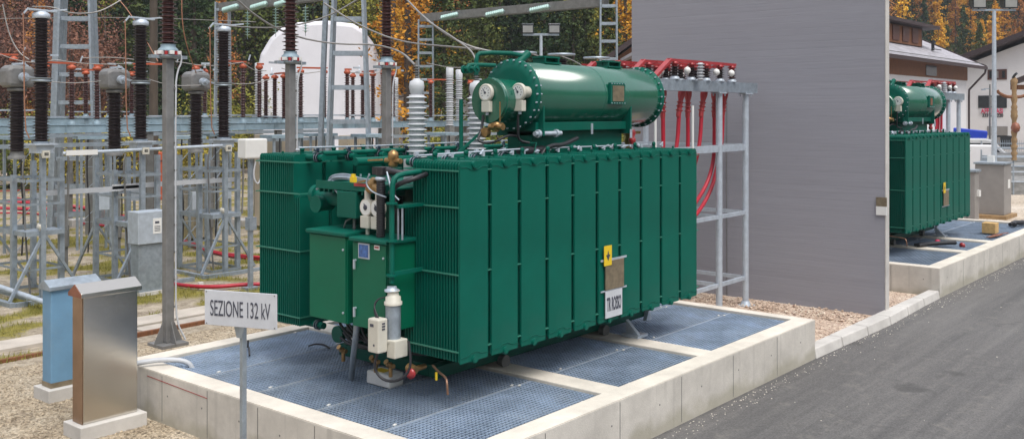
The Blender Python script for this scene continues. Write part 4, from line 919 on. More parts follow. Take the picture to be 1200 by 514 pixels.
# loose things on the plinths
a = MB(); a.b2(-.16, .16, -.16, .16, 0, .26); o = tag(a.build('timber_block', 'osb', loc=(24.9, 6.45, PT), rz=0, bevel=.01) if False else a.build('timber_block', 'osb', loc=(26.2, 6.35, PT), bevel=.01), 'pale wooden block standing on the rim of the farther plinth', 'wood block')
a = MB(); a.tube([(22.35, 6.9, PT + .05), (22.7, 6.75, PT + .06), (23.0, 6.5, PT + .07), (23.2, 6.35, PT + .07)], .05, 8, 1); a.tube([(22.4, 6.98, PT + .05), (22.8, 6.85, PT + .05), (23.1, 6.5, PT + .05)], .035, 8, 1)
tag(a.build('black_roll', 'black'), 'black rolled strap lying on the farther grating', 'strap')
a = MB(); a.lathe([(.02, 0), (.06, .02), (.06, .06), (.02, .08)], (23.15, 6.72, PT + .03), (0, 0, 1), 12); tag(a.build('pink_reel', 'plasterlow'), 'small pink reel beside the black strap', 'reel')
a = MB(); a.lathe([(.02, 0), (.07, .02), (.05, .08), (.02, .1)], (23.3, 6.25, PT + .0), (1, -.3, 0), 12); tag(a.build('red_disc', 'red'), 'small red cap lying by the end of the black strap', 'cap')
a = MB(); a.tube([(28.0, 6.2, PT + .05), (28.3, 6.3, PT + .08), (28.6, 6.1, PT + .06), (28.9, 6.2, PT + .05)], .06, 8, 1); a.tube([(28.2, 6.35, PT + .03), (28.6, 6.3, PT + .08), (28.8, 6.35, PT + .03)], .05, 8, 1)
tag(a.build('black_glove', 'black'), 'crumpled black bundle at the far corner of the farther plinth', 'bundle')
a = MB(); a.bar((25.2, 6.15, PT + .01), (25.9, 6.05, PT + .01), .10, .015); a.bar((25.6, 6.15, PT + .02), (26.3, 5.98, PT + .02), .05, .012)
tag(a.build('offcut', 'rust'), 'thin reddish offcuts lying in front of the wooden block', 'offcuts')
a = MB(); a.tube([(7.95, 10.1, PT - .02), (7.98, 10.0, PT + .02), (8.05, 9.9, PT + .01), (8.05, 9.8, PT - .02)], .012, 6, 2); tag(a.build('cable_scrap', 'black'), 'short black bent cable scrap on the grating left of the control cabinet', 'scrap')
a = MB(); a.bar((7.35, 10.55, PT + .0), (7.15, 10.25, PT - .01), .02); a.cyl((7.34, 10.56, PT), (7.36, 10.58, PT + .09), .012, n=6); tag(a.build('black_stick', 'black'), 'thin black strip lying near the yard-side rim of the near plinth', 'strip')
a = MB(); a.add([(8.33, 9.50, PT - .03), (8.42, 9.56, PT - .025), (8.45, 9.45, PT + .01), (8.36, 9.38, PT + .02), (8.38, 9.46, PT + .035)], [(0, 1, 4), (1, 2, 4), (2, 3, 4), (3, 0, 4), (3, 2, 1, 0)]); tag(a.build('paper_scrap', 'white'), 'crumpled white paper scrap on the grating near the cabinet', 'paper')
# grey pipe over the near corner of the plinth
a = MB(); a.tube([(5.7, 10.75, .62), (5.95, 10.72, .64), (6.2, 10.6, .65), (6.4, 10.42, .62), (6.45, 10.38, .5)], .03, 10, 2); tag(a.build('hose', 'silicone'), 'pale grey hose from the steel cabinet over the plinth corner', 'hose')

# ================================================================ SIGN and the two small cabinets
sg_ = wthing('sign_post', 'grey enamel sign on a galvanised post reading SEZIONE 132kV', 'sign', (5.5, 7.98, 0))
SP = AT(285, 8.6)
sg_.location = (SP.x, SP.y, 0); WORLD.discard(sg_.name)
a = MB(); a.b2(-.023, .023, -.023, .023, -.0, 1.70); a.build('post', 'galv', sg_, bevel=.006)
a = MB(); a.prism([(-.035, 1.60), (.035, 1.60), (.075, 1.70), (-.075, 1.70)], -.045, -.037, 'x'); a.build('bracket', 'galv', sg_)
bd = MB().b2(-.007, .007, -.375, .375, -.155, .155).build('sign_board', 'signwhite', sg_, loc=(-.055, -.04, 1.86), bevel=.003)
bd.rotation_euler = (R(-.4), 0, R(20))
t_ = text('SEZIONE 132 kV', .625, .14, 'text', bd, (-.0085, 0, .0), (PI / 2, 0, -PI / 2), 'sign_lettering', bold=.0)
a = MB()
for y in (-.355, .355):
    for z in (-.14, .14): a.cyl((-.011, y, z), (-.007, y, z), .006, n=8)
a.build('rivet', 'galv_dark', bd)

def gabled(name, label, x0, x1, y0, y1, z0, z1, zr, body, end, roofm, ov=.035, group=None):
    r = wthing(name, label, 'cabinet', ((x0 + x1) / 2, (y0 + y1) / 2, 0))
    MB().b2(x0 - .07, x1 + .07, y0 - .09, y1 + .09, 0, z0).build('concrete_foot', 'conc_kerb', r, bevel=.01)
    b = MB().b2(x0, x1, y0, y1, z0, z1).build('body', body, r, bevel=.012)
    ym = (y0 + y1) / 2; e = ov
    MB().prism([(y0 - e, z1 - .045), (y0 - e, z1 + .005), (ym, zr), (y1 + e, z1 + .005), (y1 + e, z1 - .045)], x0 - e, x1 + e, 'x').build('roof', roofm, r, bevel=.006)
    return r, b
sc1, sb1 = gabled('steel_cabinet', 'tall brushed stainless steel cabinet with a gabled lid at the left front', 5.13, 5.77, 10.44, 10.67, .16, 1.60, 1.70, 'stainless', 'rust', 'stainless')
MB().b2(5.122, 5.1285, 10.445, 10.665, .165, 1.55).build('side_door', 'bronzed', sc1); MB().prism([(10.41, 1.56), (10.41, 1.60), (10.555, 1.695), (10.70, 1.60), (10.70, 1.56)], 5.088, 5.0945, 'x').build('gable_end', 'rust', sc1)  # the left end's brown-red reflection, painted onto thin plates
sc2, sb2 = gabled('blue_cabinet', 'pale blue metal cabinet with grey gabled lid just behind the stainless one', 5.55, 6.15, 12.12, 12.36, .16, 1.42, 1.50, 'blue_cab', 'blue_cab', 'galv')
MB().b2(5.546, 6.154, 12.116, 12.364, .163, .225).build('worn_band', 'brownplate', sc2)
# ================================================================ SWITCHYARD
# insulator posts (3) beside the near transformer
def ins_post():
    r = wthing('insulator_post', 'x', 'insulator post', (8.05, 13.66, 0), group='grey insulator posts in line behind the near transformer')
    x, y = 8.05, 13.66
    MB().b2(x - .066, x + .066, y - .066, y + .066, .05, 4.42).build('pole', 'post', r, bevel=.01)
    a = MB(); a.b2(x - .22, x + .22, y - .22, y + .22, .0, .05)
    for sx, sy in ((1, 0), (-1, 0), (0, 1), (0, -1)):
        a.add([(x + sx * .09 - sy * .006, y + sy * .09 - sx * .006, .05), (x + sx * .24 - sy * .006, y + sy * .24 - sx * .006, .05), (x + sx * .09 - sy * .006, y + sy * .09 - sx * .006, .38),
               (x + sx * .09 + sy * .006, y + sy * .09 + sx * .006, .05), (x + sx * .24 + sy * .006, y + sy * .24 + sx * .006, .05), (x + sx * .09 + sy * .006, y + sy * .09 + sx * .006, .38)], [(0, 1, 2), (5, 4, 3), (0, 3, 4, 1), (1, 4, 5, 2), (2, 5, 3, 0)])
    a.build('base_plate', 'post', r)
    a = MB(); a.b2(x - .30, x + .30, y - .05, y + .05, 4.42, 4.47); a.lathe([(.10, 4.42), (.18, 4.44), (.18, 4.47)], (x, y, 0), (0, 0, 1), 16); a.build('head_plate', 'galv', r)
    a = MB()
    for k in range(6):
        u = k * PI / 3 + .3; a.box((x + .16 * math.cos(u), y + .16 * math.sin(u), 4.51), (.07, .07, .055), u)
    a.build('clamp_block', 'white', r)
    a = MB()
    for k in range(6):
        u = k * PI / 3 + .85; a.cyl((x + .15 * math.cos(u), y + .15 * math.sin(u), 4.475), (x + .15 * math.cos(u), y + .15 * math.sin(u), 4.53), .025, n=8)
    a.build('clamp_bolt', 'red', r)
    a = MB(); a.lathe([(.15, 4.535), (.15, 4.56), (.11, 4.60), (.115, 4.64)], (x, y, 0), (0, 0, 1), 20); a.build('insulator_foot', 'galv_blue', r)
    a = MB(); a.lathe(sheds(26, 1.7, .085, .145, .85), (x, y, 4.64), (0, 0, 1), 24); a.build('insulator', 'porc_red', r)
    a = MB(); a.tube([(x + .12, y - .02, 4.50), (x + .18, y - .06, 4.50), (x + .19, y - .07, 4.38), (x + .11, y - .08, 4.22), (x + .078, y - .08, 4.0), (x + .078, y - .08, .8), (x + .09, y - .10, .35), (x + .20, y - .16, .08)], .014, 8, 1)
    a.build('down_lead', 'silicone', r)
    a = MB()
    for k in range(9): a.box((x + .078, y - .08, .6 + k * .42), (.05, .02, .03))
    a.build('lead_clip', 'galv_dark', r)
    return r
ip = ins_post(); ip['label'] = 'tall grey square insulator post nearest the camera, its whole shaft and foot in view'
dup(ip, (10.36, 13.66, 0), 'tall grey insulator post rising behind the left radiators in front of the white dome')
dup(ip, (12.60, 13.66, 0), 'tall grey insulator post rising behind the white transformer bushing, with the golden tree behind it')

# breaker stand with column + current transformer (3)
def leg(a, x, y, z0, z1, w=.085):
    w *= .85
    a.b2(x - w / 2, x + w / 2, y - w / 2, y - w / 2 + .01, z0, z1); a.b2(x - w / 2, x - w / 2 + .01, y - w / 2 + .01, y + w / 2, z0, z1)
def stand():
    x0, x1, y0, y1 = 8.36 - .30, 8.36 + .42, 18.60, 19.95
    r = wthing('equipment_stand', 'x', 'steel stand', (8.4, 19.2, 0), group='galvanised lattice stands')
    for x, y, h in ((x0 + .3, y0, 2.85), (x1, y0 + .15, 2.7), (x0, y1, 2.62), (x1, y1, 2.62), (x0, y0 + .55, 2.4)):
        a = MB(); leg(a, x, y, .06, h, .11); a.build('leg', 'galv', r)
    for z, w in ((.10, .03), (.62, .022), (1.30, .045), (1.85, .02), (2.30, .03)):
        a = MB(); a.b2(x0, x1, y0 + .02, y0 + .035, z - w, z + w); a.b2(x0, x1, y1 - .03, y1 - .02, z - w, z + w); a.b2(x0 - .02, x0 - .01, y0 + .03, y1 - .03, z - w, z + w); a.b2(x1 + .01, x1 + .02, y0 + .03, y1 - .03, z - w, z + w)
        if z == 1.30: a.b2(x0, x1, y0 + .04, y0 + .5, z + .03, z + .045)
        a.build('cross_frame', 'galv', r)
    a = MB(); a.bar((x0 + .3, y0, 1.25), (x0 - .35, y0 - .1, .1), .05, .05); a.bar((x0 + .35, y0, 1.25), (x1 + .35, y0, .1), .05, .05); a.bar((x0, y1, 1.25), (x1, y1, .15), .04, .04); a.bar((x0, y1, 1.25), (x0 - .2, y1 + .6, .1), .05, .05)
    a.build('diagonal_brace', 'galv', r)
    a = MB(); a.b2(x0 - .4, x0 - .3, y0 - .25, y1, 0, .10); a.b2(x0 - .3, x1 + .6, y0 - .3, y0 - .2, 0, .10); a.build('base_rail', 'galv', r)
    a = MB(); a.tube([(x0 + .1, y0 + .3, 2.75), (x0 + .05, y0 + .3, 2.5), (x0 + .12, y0 + .35, 2.0), (x0 + .12, y0 + .35, 1.4), (x0 + .2, y0 + .3, .1)], .018, 6, 2); a.tube([(x1, y0 + .1, 2.9), (x1 + .12, y0 + .1, 2.85), (x1 + .12, y0 + .1, 2.2), (x1 + .1, y0 + .12, 1.3)], .02, 6, 1)
    a.build('conduit', 'galv_dark', r)
    a = MB(); a.b2(8.20, 8.52, 18.50, 18.82, 2.82, 2.97); a.b2(8.14, 8.58, 18.44, 18.88, 2.97, 3.0); a.build('top_bracket', 'galv_light', r)
    a = MB(); a.cyl((8.36, 18.44, 2.80), (8.36, 18.52, 2.80), .07, n=14); a.box((8.36, 18.46, 2.80), (.14, .03, .14)); d = a.build('counter', 'cream', r)
    a = MB(); a.box((8.36, 18.443, 2.80), (.08, .006, .06)); a.build('counter_face', 'dark', d)
    a = MB(); a.lathe([(.06, 0), (.075, .02), (.075, .14), (.06, .16)], (8.36, 18.72, 1.42), (0, -1, 0), 12); a.box((8.36, 18.62, 1.39), (.10, .06, .1)); a.build('motor', 'cream', r)
    return r
def column():
    r = wthing('breaker_column', 'x', 'insulator column', (8.36, 18.66, 3.0), group='dark ribbed breaker columns on the stands')
    for z, h in ((3.04, 1.12), (4.25, 1.12)):
        MB().lathe(sheds(20, h, .105, .165, .9), (8.36, 18.66, z), (0, 0, 1), 20).build('insulator', 'porc', r)
    a = MB(); a.lathe([(.14, 0), (.14, .04)], (8.36, 18.66, 3.0), (0, 0, 1), 20); a.lathe([(.15, 0), (.185, .015), (.185, .04), (.13, .05), (.19, .06), (.19, .085)], (8.36, 18.66, 4.16), (0, 0, 1), 20); a.build('flange', 'galv', r)
    a = MB(); a.lathe([(.15, 0), (.16, .02), (.16, .08), (.10, .13)], (8.36, 18.66, 5.37), (0, 0, 1), 20); a.bar((8.12, 18.66, 5.53), (8.62, 18.60, 5.51), .11, .035); a.bar((8.15, 18.72, 5.56), (8.05, 18.76, 5.42), .05, .03); a.bar((8.5, 18.60, 5.52), (8.78, 18.52, 5.56), .05, .03)
    a.build('terminal', 'galv_light', r)
    MB().tube([(8.05, 18.72, 5.46), (8.06, 18.72, 5.2), (8.08, 18.72, 3.3), (8.15, 18.68, 3.1)], .012, 6, 1).build('copper_lead', 'wire_copper', r)
    return r
def ct():
    x, y = 8.42, 19.85
    r = wthing('current_transformer', 'x', 'current transformer', (x, y, 2.7), group='instrument transformers with grey heads')
    MB().lathe(sheds(19, 1.18, .12, .175, .92), (x, y, 2.82), (0, 0, 1), 20).build('insulator', 'porc', r)
    a = MB(); a.lathe([(.17, 2.66), (.17, 2.72), (.13, 2.74), (.13, 2.82)], (x, y, 0), (0, 0, 1), 16); a.lathe([(.16, 4.0), (.18, 4.02), (.18, 4.06), (.13, 4.08)], (x, y, 0), (0, 0, 1), 20); a.build('flange', 'galv_dark', r)
    a = MB(); a.prism([(-.27, .03), (-.20, 0), (.20, 0), (.27, .03), (.27, .36), (.20, .42), (-.16, .44), (-.27, .38)], y - .22, y + .22, 'y'); a.v = [(q0 + x, q1, q2 + 4.08) for q0, q1, q2 in a.v]; hd = a.build('head', 'post', r, bevel=.07)
    a = MB(); a.cyl((x, y - .26, 4.28), (x, y - .36, 4.28), .09, n=16); a.cyl((x, y - .36, 4.28), (x, y - .46, 4.28), .045, n=12); a.bar((x - .02, y - .44, 4.30), (x + .16, y - .48, 4.25), .04); a.bar((x - .1, y, 4.54), (x + .14, y - .05, 4.56), .07, .04); a.bar((x + .1, y, 4.58), (x + .2, y - .05, 4.5), .04); a.build('terminal', 'galv_light', hd)
    return r
s0 = stand(); co0 = column(); ct0 = ct()
dxs = (0, 2.02, 3.98)
wn_ = ['at the left edge of the yard', 'in the middle, beside the grey kiosk', 'next to the left radiators of the transformer']
s0['label'] = 'galvanised lattice stand at the left edge of the yard'; co0['label'] = 'tall dark ribbed insulator column on the leftmost lattice stand'; ct0['label'] = 'dark ribbed instrument transformer with rounded grey head at the left edge'
for i in (1, 2):
    dup(s0, (8.4 + dxs[i], 19.2, 0), ['', 'galvanised lattice stand in the middle, behind the grey kiosk', 'galvanised lattice stand closest to the left radiators of the transformer'][i])
    dup(co0, (8.36 + dxs[i], 18.66, 3.0), ['', 'tall dark ribbed insulator column just left of the nearest square post', 'tall dark ribbed insulator column closest to the white dome'][i])
    dup(ct0, (8.42 + dxs[i], 19.85, 2.7), ['', 'grey-headed instrument transformer in the middle of the row of three', 'grey-headed instrument transformer to the right of the nearest square post'][i])
a = MB(); a.cyl((8.7, 18.52, 2.80), (12.2, 18.50, 2.86), .035, n=10); rod = tag(a.build('drive_rod', 'galv_light'), 'long horizontal tubular drive rod linking the three stands', 'rod')
a = MB(); a.box((9.05, 18.46, 2.81), (.62, .03, .10)); a.build('rod_plate', 'white', rod)
for i, (x, w_, z, l) in enumerate(((9.55, 1.0, 2.02, 'pale perforated cable tray between the left and middle stands'), (11.45, 1.5, 2.06, 'pale perforated cable tray between the middle and right stands'))):
    a = MB(); a.b2(x - w_, x + w_, 19.0, 19.02, z - .05, z + .05); a.b2(x - w_, x + w_, 19.02, 19.14, z - .05, z - .04)
    tag(a.build('cable_tray', 'silicone'), l, 'cable tray')
a = MB(); a.cyl((6.7, 16.6, .22), (7.9, 15.6, .22), .045, n=10); a.cyl((7.9, 15.6, .22), (8.4, 15.2, .05), .045, n=10); tag(MB().cyl(AT(-40, 19.2, .36), AT(64, 17.2, .16), .05, n=12).build('steel_pipe', 'galv_light'), 'pale steel pipe lying low at the left edge behind the blue cabinet', 'pipe')
# kiosk
r = wthing('kiosk', 'two-part grey control kiosk on the ground behind the nearest square post', 'control box', (10.0, 17.7, 0))
MB().b2(9.72, 10.26, 17.55, 17.85, .10, 1.02).build('lower_box', 'galv', r, bevel=.01)
u_ = MB().b2(9.68, 10.30, 17.50, 17.90, 1.03, 1.66).build('upper_box', 'galv_light', r, bevel=.012)
a = MB(); a.b2(9.99, 10.17, 17.494, 17.50, 1.22, 1.52); lb = a.build('data_plate', 'white', u_)
a = MB(); a.b2(10.03, 10.12, 17.490, 17.4935, 1.42, 1.46)
for k in range(4): a.b2(10.02, 10.14, 17.490, 17.4935, 1.27 + k * .03, 1.28 + k * .03)
a.build('plate_print', 'text', lb)
a = MB(); a.b2(9.72, 10.26, 17.5, 17.9, .0, .10); a.build('foot', 'conc_kerb', r)
# white box on its own stand near the left radiators
r = wthing('white_box', 'white plastic terminal box on a thin steel post beside the left radiators', 'box', AT(294, 19.5))
rx, ry = AT(294, 19.5).xy
MB().b2(rx - .22, rx + .30, ry - .15, ry + .15, 2.66, 3.06).build('box', 'white', r, bevel=.03)
a = MB(); a.b2(rx - .05, rx + .03, ry - .04, ry + .04, 0, 2.66); a.b2(rx - .14, rx + .12, ry - .1, ry + .1, 0, .08); a.box((rx, ry, 1.35), (.16, .16, .25)); a.build('post', 'galv', r)
a = MB(); a.tube([(rx + .1, ry - .1, 2.66), (rx + .18, ry - .12, 2.4), (rx + .08, ry - .14, 2.1), (rx - .02, ry - .1, 2.3), (rx + .04, ry - .1, 2.6)], .015, 6, 2); a.build('cable_loop', 'silicone', r)

# red ducts snaking over the ground
rg = random.Random(21)
def duct(pts, label, n=1, r_=.035):
    o = wthing('red_duct', label, 'duct', (pts[0][0], pts[0][1], 0), group='red cable ducts on the ground')
    for k in range(n):
        oy = k * .09; a = MB(); a.tube([(x + rg.uniform(-.1, .1), y + oy + rg.uniform(-.06, .06), .06 + rg.uniform(0, .05) + .02 * (k % 2)) for x, y in pts], r_, 8, 2); a.build('duct', 'cable_red', o)
def gpt(px, py, z=.08):
    d = F * (H - z) / (py - HY); v = AT(px, d); return (v.x, v.y)
duct([gpt(-20, 236), gpt(60, 239), gpt(110, 246), gpt(150, 255), gpt(190, 262)], 'bundle of red ducts crossing behind the left stand', 7)
duct([gpt(-20, 243), gpt(40, 246), gpt(80, 245), gpt(120, 254), gpt(160, 270), gpt(190, 272)], 'loose fan of red ducts just below the main bundle at the left', 5, .03)
duct([gpt(20, 232), gpt(60, 240), gpt(110, 243), gpt(150, 262)], 'red ducts crossing over the main bundle at the left', 3, .03)
duct([gpt(-20, 250), gpt(50, 250), gpt(90, 262), gpt(130, 266)], 'lone red duct bending below the bundle at the left', 2, .028)
duct([gpt(190, 280), gpt(225, 284), gpt(250, 296), gpt(300, 303), gpt(340, 306)], 'pair of red ducts running toward the left radiators', 3)
duct([gpt(170, 325), gpt(200, 331), (gpt(240, 338)), gpt(300, 334), gpt(330, 333)], 'single red duct with white clips nearest the plinth', 1, .04)
a = MB()
for px_ in (235, 168):
    x, y = gpt(px_, 335); a.box((x, y, .08), (.10, .05, .16)); 
tag(a.build('white_clip', 'white'), 'white clips holding the nearest red duct', 'clip')
duct([gpt(-20, 225), gpt(60, 222), gpt(120, 220), gpt(180, 218), gpt(230, 226)], 'thin red ducts in the distance behind the stands', 2, .02)
a = MB(); a.tube([gpt(-20, 222) + (.1,), gpt(40, 216) + (.12,), gpt(90, 214) + (.12,), gpt(130, 226) + (.1,), gpt(200, 222) + (.1,)], .09, 8, 2); tag(a.build('black_pipe', 'black'), 'thick dark pipe lying across the yard behind the red ducts', 'pipe')
# concrete footings and dark posts far behind the stands
for i, (px_, py_, w_) in enumerate(((92, 262, .5), (215, 250, .6), (290, 262, .6), (60, 212, .8), (120, 205, .8))):
    x, y = gpt(px_, py_); c = MB().box((0, 0, .12), (w_ * 1.3, w_, .24)).build('footing', 'conc_kerb', loc=(x, y, 0), bevel=.02)
    tag(c, ['concrete footing between the left and middle stands', 'concrete footing behind the nearest square post', 'concrete footing beside the left radiators', 'concrete footing far back at the left edge', 'concrete footing far back behind the middle stand'][i], 'footing', 'concrete footings in the yard')
for i, (px_, py_, h_) in enumerate(((75, 314, 1.9), (82, 255, 2.9), (137, 300, 1.8), (245, 296, 2.4))):
    x, y = gpt(px_, py_); a = MB(); a.b2(-.07, .07, -.05, .05, 0, h_); a.cyl((0, 0, h_ * .3), (0, 0, h_ * .55), .11, n=12)
    tag(a.build('drive_shaft', 'galv_dark', loc=(x, y, 0)), ['dark operating shaft inside the left stand', 'dark operating shaft to the right of the left stand', 'dark operating shaft inside the middle stand', 'dark operating shaft inside the right stand'][i], 'shaft', 'dark operating shafts')
# orange tub and steel cabinets in the back
x, y = gpt(180, 232); tag(MB().b2(-.5, .9, -.3, .3, 1.6, 1.95).b2(-.45, .85, -.25, .25, 0, 1.58).build('orange_tub', 'orange', loc=(x, y, 0), bevel=.03), 'orange-red container standing behind the nearest square post', 'container')
for i, (px_, d_, w_, h_, mt, l) in enumerate(((222, 27, 1.3, 1.75, 'stainless', 'wide steel cabinet in the yard behind the right stand'), (318, 30, .9, 2.9, 'beige', 'beige panel cabinet right of the white terminal box'), (370, 31, .8, 2.8, 'beige', 'beige panel cabinet in front of the white dome, seen left of the big mast'), (414, 33, .9, 2.8, 'beige', 'beige panel cabinet seen through the rungs of the big mast'))):
    p = AT(px_, d_); r = thing('yard_cabinet', l, 'cabinet', (p.x, p.y, 0), group='cabinets standing in the yard')
    MB().b2(-w_ / 2, w_ / 2, -.25, .25, .1, h_).build('body', mt, r, bevel=.02); a = MB(); a.b2(-w_ / 2 + .05, -.02, -.262, -.252, .2, h_ - .1); a.b2(.02, w_ / 2 - .05, -.262, -.252, .2, h_ - .1); a.build('door', mt, r); a = MB(); a.cyl((.1, -.275, h_ - .35), (.1, -.262, h_ - .35), .05, n=10); a.build('vent', 'dark', r)

# disconnector rows on blue-grey beams
def beam(x0, x1, y, label, z=3.05):
    r = wthing('support_beam', label, 'steel beam', ((x0 + x1) / 2, y, 0), group='blue-grey beams carrying the disconnectors')
    a = MB(); a.b2(x0, x1, y - .10, y - .09, z + .03, z + .21); a.b2(x0, x1, y - .12, y + .12, z + .018, z + .03); a.b2(x0, x1, y - .12, y + .12, z + .21, z + .222); a.b2(x0, x1, y + .09, y + .10, z + .03, z + .21); x = x0 + .3
    while x < x1: a.b2(x, x + .012, y - .12, y - .10, z + .03, z + .21); x += 1.05
    a.build('girder', 'galv_blue', r)
    x = x0 + .5
    while x < x1:
        a = MB(); a.b2(x - .09, x + .09, y - .07, y + .07, 0, z); a.build('leg', 'galv_dark', r); x += 4.2
    a = MB(); a.b2(x0, x1, y - .5, y - .44, z - .32, z - .22); x = x0 + .4
    while x < x1: a.b2(x - .03, x + .03, y - .44, y - .1, z - .28, z - .24); x += 2.1
    a.build('lower_rail', 'galv', r)
beam(9, 27.5, 24.2, 'long blue-grey beam, front one behind the stands'); beam(9, 22, 27.5, 'blue-grey beam further back at the left', 3.2)
def disc():
    r = thing('disconnector', 'x', 'disconnector', (0, 0, 0), group='disconnectors with orange arms')
    for x in (-.75, 0, .75):
        q = MB().lathe(sheds(18, 1.25, .055, .10, .85), (x, 0, .14), (0, 0, 1), 14).build('insulator', 'porc_red', r)
        MB().lathe([(.10, 0), (.10, .05), (.07, .09), (.07, .14)], (x, 0, 0), (0, 0, 1), 12).build('foot', 'galv_blue', q); MB().lathe([(.07, 1.39), (.11, 1.42), (.11, 1.47), (.04, 1.52)], (x, 0, 0), (0, 0, 1), 12).build('cap', 'orange', q)
    a = MB(); a.bar((-.88, 0, 1.55), (-.10, 0, 1.55), .06, .05); a.bar((-.10, 0, 1.55), (.10, -.03, 1.56), .04, .04); a.bar((.66, 0, 1.53), (.88, -.05, 1.53), .06, .05); a.build('arm', 'orange', r)
    a = MB(); a.box((-1.0, 0, 1.56), (.18, .07, .05)); a.box((.98, -.28, 1.57), (.22, .06, .05)); a.bar((.25, 0, 1.6), (.3, -.02, 1.75), .03); a.build('contact', 'galv_light', r)
    a = MB(); a.bar((-1.1, .3, .2), (1.1, .3, .2), .04); a.build('base_rod', 'galv_light', r)
    return r
d0 = disc(); first = True
ZV = [0, .12, -.1, .05, .15, -.05, .1, 0, .12, -.04, .06]
spots = [(84, 24.2, 3.27, .2), (16, 27.5, 3.42, .0), (128, 27.5, 3.42, .1), (196, 24.2, 3.27, -.5), (285, 24.2, 3.27, .3), (322, 24.2, 3.27, 1.3), (380, 24.2, 3.27, -.4), (240, 27.5, 3.42, 1.0), (455, 24.2, 3.27, .6), (528, 24.2, 3.27, -.5), (425, 24.2, 3.27, 1.3)]
dl = ['disconnector on the front beam at the left, just right of the leftmost dark column', 'disconnector on the back beam at the left edge of the picture', 'disconnector on the back beam seen behind the second dark column', 'disconnector on the front beam seen around the nearest square post', 'disconnector on the front beam left of the white dome', 'disconnector turned sideways in front of the left edge of the white dome', 'disconnector in front of the middle of the white dome', 'disconnector on the back beam behind the right grey-headed instrument transformer', 'disconnector just left of the pale transformer bushing', 'disconnector in front of the golden trees right of the pale bushing', 'disconnector turned sideways behind the big mast']
for i, (px_, y, z, rz) in enumerate(spots):
    t = (px_ - 600) / F; v = fw + rt * t; k = y / v.y; loc = (v.x * k, y, z); sc_ = 1 + ZV[i]
    if i == 0: d0.location = loc; d0['label'] = dl[0]; d0.rotation_euler = (0, 0, rz)
    else: dup(d0, loc, dl[i], rz).scale = (1, 1, sc_)
# pale grey voltage transformers behind
for i, (px_, d_, h_) in enumerate(((303, 34, 1.9), (350, 36, 1.8), (527, 34, 1.75), (538, 36, 1.75), (463, 40, 1.6))):
    p = AT(px_, d_, 0); r = thing('pale_column', ['pale grey ribbed column at the left edge of the white dome', 'pale grey ribbed column in front of the white dome', 'pale grey ribbed column left of the two beside the golden trees', 'pale grey ribbed column right of the two beside the golden trees', 'broad pale column behind the third square post'][i], 'insulator column', (p.x, p.y, 0), group='pale ribbed columns')
    MB().lathe(sheds(22, h_, .11, .16, .9), (0, 0, 3.1), (0, 0, 1), 14).build('insulator', 'silicone', r)
    MB().lathe([(.13, 3.1 + h_), (.13, 3.4 + h_), (.08, 3.42 + h_)], (0, 0, 0), (0, 0, 1), 14).build('head', 'silicone', r)
    MB().b2(-.12, .12, -.12, .12, 0, 3.1).build('post', 'galv_dark', r)

# masts and portal beams
def mast(p, wb, wt, h, label, rz=0, nb=9, m_='galv', dd=.3):
    r = thing('lattice_mast', label, 'mast', (p.x, p.y, 0), rz, group='galvanised lattice masts')
    for s in (-1, 1):
        for q in (-1, 1):
            a = MB(); a.bar((s * wb / 2, q * dd * wb / 2, 0), (s * wt / 2, q * dd * wt / 2, h), .24 if wb > 1 else .15, .07)
            if wb > 1 and s < 0 and q < 0: a.bar((-wb / 2 - .30, .25, 0), (-wt / 2 - .26, .2, h), .22, .12)
            a.build('leg', m_, r)
    for k in range(nb):
        t = (k + .5) / nb; w_ = wb + (wt - wb) * t; z = h * t
        a = MB()
        for q in (-1, 1): a.b2(-w_ / 2 + .05, w_ / 2 - .05, q * (dd * w_ / 2) - .008 + q * .055, q * (dd * w_ / 2) + .008 + q * .055, z - .06, z + .06)
        a.build('batten', 'galv', r)
    return r
vy = -(PI / 2 - YAW)
mast(AT(91, 30), 1.35, .75, 9.5, 'tall tapered lattice mast at the left, in front of the russet trees', vy, 11)
mast(AT(409, 27), 1.30, .62, 9.5, 'tall tapered lattice mast in front of the white dome', vy, 10)
mast(AT(261, 46.9), .75, .62, 8.9, 'slim mast under the left end of the first portal beam', vy, 12)
mast(AT(499, 51.6), .85, .75, 8.5, 'slim lattice mast beside the golden trees, under the left end of the second portal beam', vy, 12)
mast(AT(713, 44.0), .80, .72, 9.6, 'slim lattice mast beside the upper left edge of the grey wall', vy, 12)
for px_, y_ in ((180, 30.5),):
    p = AT(px_, 34); r = tag(MB().cyl((0, 0, 0), (0, 0, 9.5), .17, .12, n=12).build('wooden_pole', 'bark', loc=(p.x, p.y, 0)), 'round brown wooden pole behind the second dark column', 'pole')
def pbeam(x, y0, y1, z, label):
    r = wthing('portal_beam', label, 'steel beam', (x, (y0 + y1) / 2, z), group='portal beams')
    for s in (-1, 1):
        a = MB(); a.b2(x + s * .22 - .02, x + s * .22 + .02, y0, y1, z - .20, z + .20); a.b2(x + s * .22 - s * .10, x + s * .22 - s * .02, y0, y1, z - .2, z - .18); a.build('chord', 'galv_dark', r)
    a = MB(); y = y0
    while y < y1: a.bar((x - .2, y, z + .19), (x + .2, y + .5, z + .19), .05); a.bar((x + .2, y + .5, z + .19), (x - .2, y + 1, z + .19), .05); y += 1
    a.build('lacing', 'galv_dark', r)
def yat(x, px_):
    v = fw + rt * ((px_ - 600) / F); return v.y / v.x * x
pbeam(27.0, yat(27, 560), yat(27, 258), 8.65, 'portal beam above the white dome carrying pale green insulators')
pbeam(36.6, yat(36.6, 710), yat(36.6, 496), 8.60, 'portal beam between the golden trees and the grey wall, carrying two insulator strings')
